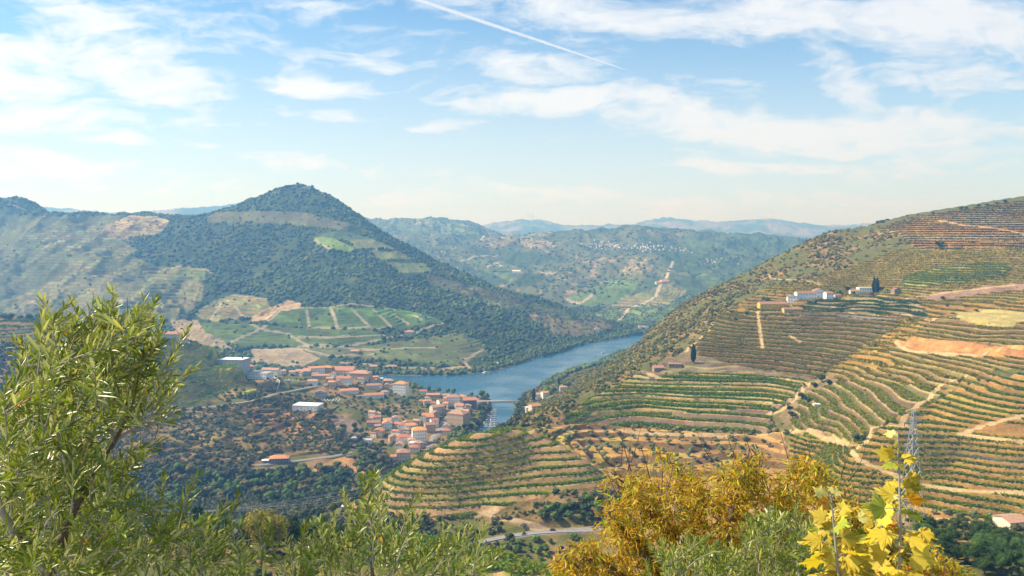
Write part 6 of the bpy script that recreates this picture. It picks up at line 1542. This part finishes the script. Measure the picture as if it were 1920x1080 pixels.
def olive_shoot(L_, twigs, p0, p1, sp=.016, ll=.055, lw=.0115, seed=0):
    r = np.random.default_rng(seed); ln = np.linalg.norm(p1 - p0)
    c = curve3(p0, p1, r.normal(0, .04 * ln, 3) + [0, 0, .03 * ln], 12); twigs.append(tube(c, list(np.linspace(.0032, .0010, 12)), 4))
    n = int(ln / sp); T = nrmv(np.gradient(c, axis=0)); ph = r.random() * 6.28
    for k in range(n):
        t = (k + .5) / n
        if t < .12: continue
        x = t * 11; i = min(int(x), 10); f = x - i; b = c[i] * (1 - f) + c[i + 1] * f; d = nrmv(T[i] * (1 - f) + T[i + 1] * f)
        a = np.cross(d, [.3, .2, 1.0]); a = nrmv(a); e = np.cross(d, a)
        for s_ in (0, math.pi):
            if r.random() < .12: continue
            an = ph + k * 1.57 + s_ + r.normal(0, .3); out = a * math.cos(an) + e * math.sin(an)
            op = .55 + .35 * (1 - t) + r.normal(0, .12)
            dr = nrmv(d * math.cos(op) + out * math.sin(op) + np.array([0, 0, .12])); nn = nrmv(d * math.sin(op) * 1.0 - out * math.cos(op) + r.normal(0, .35, 3)) 
            nn = -nn if nn[2] < 0 and r.random() < .55 else nn
            l = ll * (.65 + .5 * math.sin(math.pi * min(t + .15, 1))) * r.uniform(.8, 1.2); g = r.uniform(.7, 1.3); yl = r.random()
            col = np.array([g, g, g * .9]) if yl > .06 else np.array([1.5 * g, 1.3 * g, .7])
            if yl > .998: col = np.array([3.2, 1.2, .4])
            L_.add(b, dr, nn, l, lw * r.uniform(.8, 1.25), col, r.normal(.05, .12))
def olive_plant(name, label, limbs, shoots, ll=.064, seed=1, trunk_r=.03, lw=.0095, sp=.016):
    """limbs: lists of (px, py, distance, radius); shoots: (px0, py0, px1, py1, distance)."""
    o = empty(name, U3(limbs[0][0][0], limbs[0][0][1], limbs[0][0][2]))
    base = np.array(o.location); Lf = Leaves(); tw = []
    for k, lb in enumerate(limbs):
        pts = np.array([U3(a, b, c) for a, b, c, r_ in lb]) - base; rr = [r_ for *_, r_ in lb]
        t = np.linspace(0, len(pts) - 1, len(pts) * 5); P = np.stack([np.interp(t, range(len(pts)), pts[:, i]) for i in range(3)], 1)
        for _ in range(3): P[1:-1] = (P[:-2] + 2 * P[1:-1] + P[2:]) / 4
        link("trunk" if k == 0 else "branch", np_mesh("branch", *tube(P, list(np.interp(t, range(len(pts)), rr)), 8), M_DTWIG if k == 0 else M_TWIG, smooth_=True), o)
    for k, (x0, y0, x1, y1, y) in enumerate(shoots):
        olive_shoot(Lf, tw, U3(x0, y0, y[0]) - base, U3(x1, y1, y[1]) - base, ll=ll, seed=seed * 1000 + k, lw=lw, sp=sp)
    link("twigs", np_mesh("twigs", *merge(tw), M_TWIG), o); link("leaves", Lf.mesh("leaves", M_OLIVE), o)
    print(name, len(Lf.b)); tag(o, label, "olive tree"); return o
rs = np.random.default_rng(11)
# left olive: limbs fan out from below the lower left corner
limbs = [[(60, 1240, 3.0, .035), (90, 1080, 3.0, .022), (150, 930, 3.0, .012), (215, 830, 3.0, .008), (250, 760, 3.0, .005), (262, 690, 3.0, .003)],
         [(150, 930, 3.0, .014), (110, 830, 2.9, .010), (95, 740, 2.9, .007), (90, 650, 2.9, .003)],
         [(180, 880, 3.0, .012), (230, 810, 3.1, .009), (300, 790, 3.1, .004)],
         [(90, 1080, 3.0, .018), (0, 960, 2.7, .012), (-20, 860, 2.7, .006)],
         [(120, 1000, 3.0, .014), (230, 960, 3.2, .009), (330, 960, 3.2, .004)],
         [(215, 830, 3.0, .008), (190, 740, 3.0, .006), (170, 650, 3.0, .003)], [(300, 1180, 3.4, .02), (330, 1060, 3.4, .01), (360, 960, 3.4, .004)]]
shoots = []
def sh(x, y, dx, dy, d, dd=.12): shoots.append((x, y, x + dx, y + dy, (d, d + rs.normal(0, dd))))
OUT = [(-30, 740), (25, 720), (50, 670), (62, 600), (78, 562), (100, 570), (130, 590), (165, 560), (200, 575), (225, 590), (255, 555), (290, 570), (300, 600), (275, 640), (300, 660), (325, 690), (320, 760), (310, 800), (250, 810), (290, 850), (295, 900), (280, 960), (330, 940), (380, 960), (420, 960), (470, 990), (520, 1020), (520, 1100), (-30, 1100)]
k = 0
while k < 400:
    x, y = rs.uniform(-40, 500), rs.uniform(560, 1110)
    if not in_poly(np.array([x]), np.array([y]), OUT)[0]: continue
    # a window through to the valley between the two big boughs
    if in_poly(np.array([x]), np.array([y]), [(130, 790), (330, 785), (345, 860), (325, 955), (190, 890), (140, 840)])[0] and rs.random() < .93: continue
    a = math.radians(rs.normal(60, 30)); ln = rs.uniform(70, 150); y += 12
    dx, dy = math.cos(a) * ln, -math.sin(a) * ln
    if not in_poly(np.array([x + dx * .8]), np.array([y + dy * .8]), OUT)[0] and rs.random() < .8: continue
    sh(x - dx * .3, y - dy * .3, dx, dy, rs.uniform(2.5, 3.7)); k += 1
for (x, y, dx, dy) in ((80, 650, 0, -90), (95, 640, 40, -75), (130, 660, 10, -90), (150, 650, 28, -85), (160, 640, 50, -70), (180, 660, 20, -90), (200, 650, 15, -70), (230, 660, 40, -100), (240, 650, 52, -88), (262, 700, 40, -95), (250, 690, 50, -60), (280, 730, 45, -50), (290, 760, 42, -40), (50, 700, -12, -60), (60, 690, -30, -50), (270, 780, 60, -5), (230, 850, 70, -20)):
    sh(x, y, dx, dy, 2.9)
    sh(x + 6, y + 14, dx * .8, dy * .8, 3.0)
olive_plant("olive_tree", "big olive tree filling the left side with glossy narrow leaves", limbs, shoots, seed=1)
# middle olive: low shoots along the bottom edge and two tall whips
shoots = []
for (x, y, dx, dy) in ((690, 1060, 5, -160), (700, 1000, -6, -95), (697, 930, 3, -45), (705, 1060, 30, -120), (735, 1050, 35, -110), (750, 1000, 28, -70), (700, 1040, -50, -90), (770, 1080, 20, -90), (790, 1070, 40, -70), (665, 1070, -20, -80), (615, 1080, 5, -90), (600, 1060, 10, -80), (590, 1090, -40, -80), (640, 1090, 0, -120), (720, 1100, 0, -120), (830, 1090, 0, -60), (810, 1100, 20, -80), (560, 1090, -10, -90), (680, 1100, -40, -90), (740, 1100, 30, -100)):
    for q in range(2): sh(x + rs.normal(0, 6), y + rs.normal(0, 8), dx + rs.normal(0, 10), dy + rs.normal(0, 10), rs.uniform(3.0, 3.8))
for k in range(70):
    x = rs.uniform(520, 900); y = 1100 - rs.uniform(0, 1) ** 2 * 60; a = math.radians(rs.normal(75, 25)); ln = rs.uniform(60, 120); sh(x, y + 20, math.cos(a) * ln, -math.sin(a) * ln, rs.uniform(3.0, 4.2))
olive_plant("olive_tree", "pale olive sapling whose tall thin shoots rise at bottom centre", [[(700, 1260, 3.5, .02), (700, 1120, 3.5, .012), (694, 1000, 3.5, .004)], [(700, 1150, 3.5, .01), (740, 1060, 3.5, .006), (780, 980, 3.5, .003)], [(700, 1180, 3.5, .01), (600, 1100, 3.5, .006), (560, 1040, 3.5, .003)]], shoots, seed=2, ll=.052, lw=.0105)
# right olive bush in front of the golden tree
shoots = []
OR = [(1225, 1100), (1240, 1050), (1290, 1020), (1370, 1060), (1400, 1010), (1430, 970), (1445, 960), (1470, 985), (1530, 975), (1560, 1010), (1570, 1100)]
k = 0
while k < 190:
    x, y = rs.uniform(1220, 1580), rs.uniform(960, 1110)
    if not in_poly(np.array([x]), np.array([y]), OR)[0]: continue
    a = math.radians(rs.normal(80, 30)); ln = rs.uniform(50, 95); sh(x - math.cos(a) * ln * .5, y + math.sin(a) * ln * .5, math.cos(a) * ln, -math.sin(a) * ln, rs.uniform(3.6, 4.6)); k += 1
olive_plant("olive_tree", "silvery olive bush in front of the golden tree", [[(1430, 1280, 4.2, .02), (1440, 1100, 4.2, .01), (1445, 990, 4.2, .004)], [(1430, 1200, 4.2, .01), (1330, 1120, 4.2, .006), (1290, 1050, 4.2, .003)], [(1435, 1200, 4.2, .01), (1520, 1080, 4.2, .006), (1530, 1000, 4.2, .003)]], shoots, seed=3, ll=.050, lw=.0105)

# golden autumn tree
def golden():
    o = empty("golden_tree", U3(1380, 1500, 7.0)); base = np.array(o.location); Lf = Leaves(); tw = []
    OUTG = [(1010, 1100), (1060, 1040), (1100, 1000), (1150, 985), (1125, 930), (1140, 880), (1180, 915), (1200, 880), (1230, 860), (1270, 880), (1330, 880), (1370, 875), (1400, 835), (1440, 855), (1500, 850), (1540, 880), (1590, 900), (1620, 960), (1700, 1000), (1760, 1030), (1800, 1060), (1810, 1100)]
    boughs = [[(1380, 1300), (1350, 1120), (1362, 1000), (1395, 900), (1405, 840)], [(1350, 1120), (1280, 1020), (1200, 940), (1145, 885)], [(1362, 1050), (1440, 980), (1500, 910), (1530, 870)], [(1380, 1200), (1230, 1110), (1130, 1050), (1060, 1040)], [(1380, 1180), (1500, 1080), (1600, 1000), (1640, 970)], [(1300, 1060), (1310, 960), (1270, 880), (1240, 850)], [(1250, 1080), (1180, 1010), (1140, 960)], [(1450, 1080), (1580, 1040), (1720, 1040), (1800, 1070)]]
    nodes = []
    for k, bl in enumerate(boughs):
        d0 = 7.0 + (k % 3 - 1) * .5
        pts = np.array([U3(a, b, d0) for a, b in bl]) - base; t = np.linspace(0, len(pts) - 1, 22); P = np.stack([np.interp(t, range(len(pts)), pts[:, i]) for i in range(3)], 1)
        for _ in range(2): P[1:-1] = (P[:-2] + 2 * P[1:-1] + P[2:]) / 4
        P[1:-1] += rs.normal(0, .02, P[1:-1].shape); r0 = .05 if k == 0 else .022
        link("trunk" if k == 0 else "branch", np_mesh("branch", *tube(P, list(np.linspace(r0, .006, 22)), 7), M_DTWIG, smooth_=True), o)
        nodes += list(P[3:])
    nodes = np.array(nodes); n = 0
    npx, npy = project(*(nodes + base).T)
    while n < 860:
        x, y = rs.uniform(1000, 1810), rs.uniform(830, 1110)
        if not in_poly(np.array([x]), np.array([y]), OUTG)[0]: continue
        n += 1; tip = U3(x, y, rs.uniform(6.2, 7.9)) - base; q = nodes[np.argmin(np.hypot(npx - x, npy - y) + rs.random(len(nodes)) * 30)]
        st = q + (tip - q) * max(0.0, 1 - .75 / (np.linalg.norm(tip - q) + 1e-6)) if np.linalg.norm(tip - q) > .75 else q
        c = curve3(st, tip, rs.normal(0, .05, 3), 8); tw.append(tube(c, list(np.linspace(.006, .0016, 8)), 4)); T = nrmv(np.gradient(c, axis=0))
        tone = rs.random(); m = int(rs.uniform(20, 40))
        for k in range(m):
            i = rs.integers(1, 8); b = c[i] + rs.normal(0, .03, 3); out = nrmv(rs.normal(0, 1, 3)); d = nrmv(out * .8 + T[i] * .3 + np.array([0, 0, -.55])); g = rs.uniform(.6, 1.25)
            u = rs.random() * .6 + tone * .4
            col = np.array([1.0, 1.0, 1.0]) * g if u < .45 else (np.array([1.04, .80, .8]) * g if u < .7 else np.array([.6, .92, .9]) * g)
            if rs.random() < .12: col = np.array([.55, .42, .6]) * g
            Lf.add(b, d, nrmv(rs.normal(0, 1, 3)), rs.uniform(.045, .085), rs.uniform(.010, .018), col, rs.normal(.35, .25))
    for k in range(40):     # bare twigs poking out of the top
        x = rs.uniform(1150, 1600); y = rs.uniform(860, 960); p0 = U3(x, y, 7) - base; p1 = U3(x + rs.normal(0, 25), y - rs.uniform(30, 90), 7) - base; tw.append(tube(curve3(p0, p1, rs.normal(0, .02, 3), 6), list(np.linspace(.005, .0015, 6)), 4))
    link("twigs", np_mesh("twigs", *merge(tw), M_DTWIG), o); link("leaves", Lf.mesh("leaves", M_GOLD, fold=.35), o); print("golden", len(Lf.b))
    tag(o, "wide golden tree with small curled autumn leaves at bottom right of centre", "tree")
golden()

# young plane tree with lobed yellow leaves
def lobed_leaf():
    pts = []
    lob = [(-2.5, .42), (-2.0, .40), (-1.65, .62), (-1.35, .55), (-1.05, .90), (-.72, .62), (-.48, .58), (-.25, .80), (0, 1.08), (.25, .78), (.48, .58), (.72, .64), (1.05, .88), (1.35, .56), (1.65, .64), (2.0, .40), (2.5, .44)]
    full = []
    for k, (a, r) in enumerate(lob):
        full.append((a, r))
        if r > .7: full[-1:] = [(a - .1, r * .80), (a, r), (a + .1, r * .78)]
    V = [(0, 0, 0)] + [(math.sin(a) * r, math.cos(a) * r + .12, -.22 * r * r + (.07 if k % 2 else -.02)) for k, (a, r) in enumerate(full)]
    n = len(full); Fc = [[0, k + 1, k + 2] for k in range(n - 1)]
    return np.array(V), np.array(Fc)
def plane_tree():
    o = empty("plane_sapling", U3(1640, 1400, 2.6)); base = np.array(o.location)
    lv, lf = lobed_leaf(); V, Fc, C = [], [], []; off = 0; tw = []
    stems = [(1640, 1260, 1690, 1060, 1684, 812, 2.5), (1600, 1240, 1572, 1080, 1558, 925, 2.4), (1620, 1260, 1640, 1100, 1660, 930, 2.7), (1660, 1240, 1655, 1110, 1640, 965, 2.9), (1620, 1240, 1600, 1110, 1590, 960, 2.6)]
    for k, (x0, y0, x1, y1, x2, y2, d) in enumerate(stems):
        p = np.array([U3(x0, y0, d), U3(x1, y1, d), U3(x2, y2, d)]) - base; t = np.linspace(0, 2, 16); P = np.stack([np.interp(t, range(3), p[:, i]) for i in range(3)], 1)
        for _ in range(3): P[1:-1] = (P[:-2] + 2 * P[1:-1] + P[2:]) / 4
        link("stem", np_mesh("stem", *tube(P, list(np.linspace(.0075, .0022, 16)), 6), M_TWIG, smooth_=True), o)
        nl = 32 if k == 0 else 36
        for q in range(nl):
            t_ = (q + rs.random()) / nl; i = 5 + t_ * 9.9; i0 = int(i); b = P[i0] + (P[min(i0 + 1, 15)] - P[i0]) * (i - i0); top = t_
            a = rs.random() * 6.283; out = np.array([math.cos(a), math.sin(a) * .8, rs.uniform(.1, .7)]); pet = rs.uniform(.03, .075) * (1.15 - .7 * top); tip = b + nrmv(out) * pet
            tw.append(tube(curve3(b, tip, [0, 0, .005], 4), [.0016, .0014, .0012, .0010], 4))
            s_ = rs.uniform(.05, .088) * (1.12 - .72 * top ** 1.5); dirv = nrmv(out * [1, 1, .2] + np.array([0, 0, -.45 + .9 * top])); nn = nrmv(rs.normal(0, .45, 3) + np.array([-.35, -.55, .55])); nn = nrmv(nn - (nn @ dirv) * dirv); sd_ = np.cross(dirv, nn)
            L_ = lv * s_; L_ = L_[:, 0:1] * sd_ + L_[:, 1:2] * dirv + L_[:, 2:3] * nn * rs.uniform(.5, 3.2)
            V.append(L_ + tip); Fc.append(lf + off); off += len(lv)
            g = rs.uniform(.75, 1.15); col = np.array([1, 1, 1]) * g if rs.random() > .2 else (np.array([1.1, .68, .7]) if rs.random() < .5 else np.array([.5, .75, .8])) * g
            if top > .93: col = np.array([1.0, 1.2, 3.5])
            C.append(np.repeat(col[None], len(lv), 0))
    link("petioles", np_mesh("petioles", *merge(tw), M_TWIG), o); link("leaves", np_mesh("leaves", np.concatenate(V), np.concatenate(Fc), M_PLANE, np.concatenate(C)), o)
    tag(o, "young tree with large lobed bright yellow leaves in front of the pylon", "tree")
plane_tree()
# ------------------------------------------------------------------ haze
def haze():
    m = bpy.data.materials.new("haze_air"); m.use_nodes = True; N, L = m.node_tree.nodes, m.node_tree.links; N.clear()
    o = N.new("ShaderNodeOutputMaterial"); v = N.new("ShaderNodeVolumePrincipled")
    v.inputs["Color"].default_value = HAZE_COL; v.inputs["Density"].default_value = HAZE_DENS; v.inputs["Anisotropy"].default_value = 0.2; v.inputs["Absorption Color"].default_value = (1, 1, 1, 1)
    L.new(v.outputs[0], o.inputs["Volume"])
    top = max(float(Z.max()), H) + 60
    b = link("haze", poly_mesh("haze", *box(-13500, 13500, -60, 15200, -10, top), m)); tag(b, kind="stuff")
    b["label"] = "pale blue summer haze filling the valley"
HAZE_COL = (.20, .50, 1.0, 1); HAZE_DENS = 1.75e-4
haze()
print("script", round(time.time() - T0, 1), "objects", len(scene.objects), "verts", sum(len(m.vertices) for m in bpy.data.meshes))
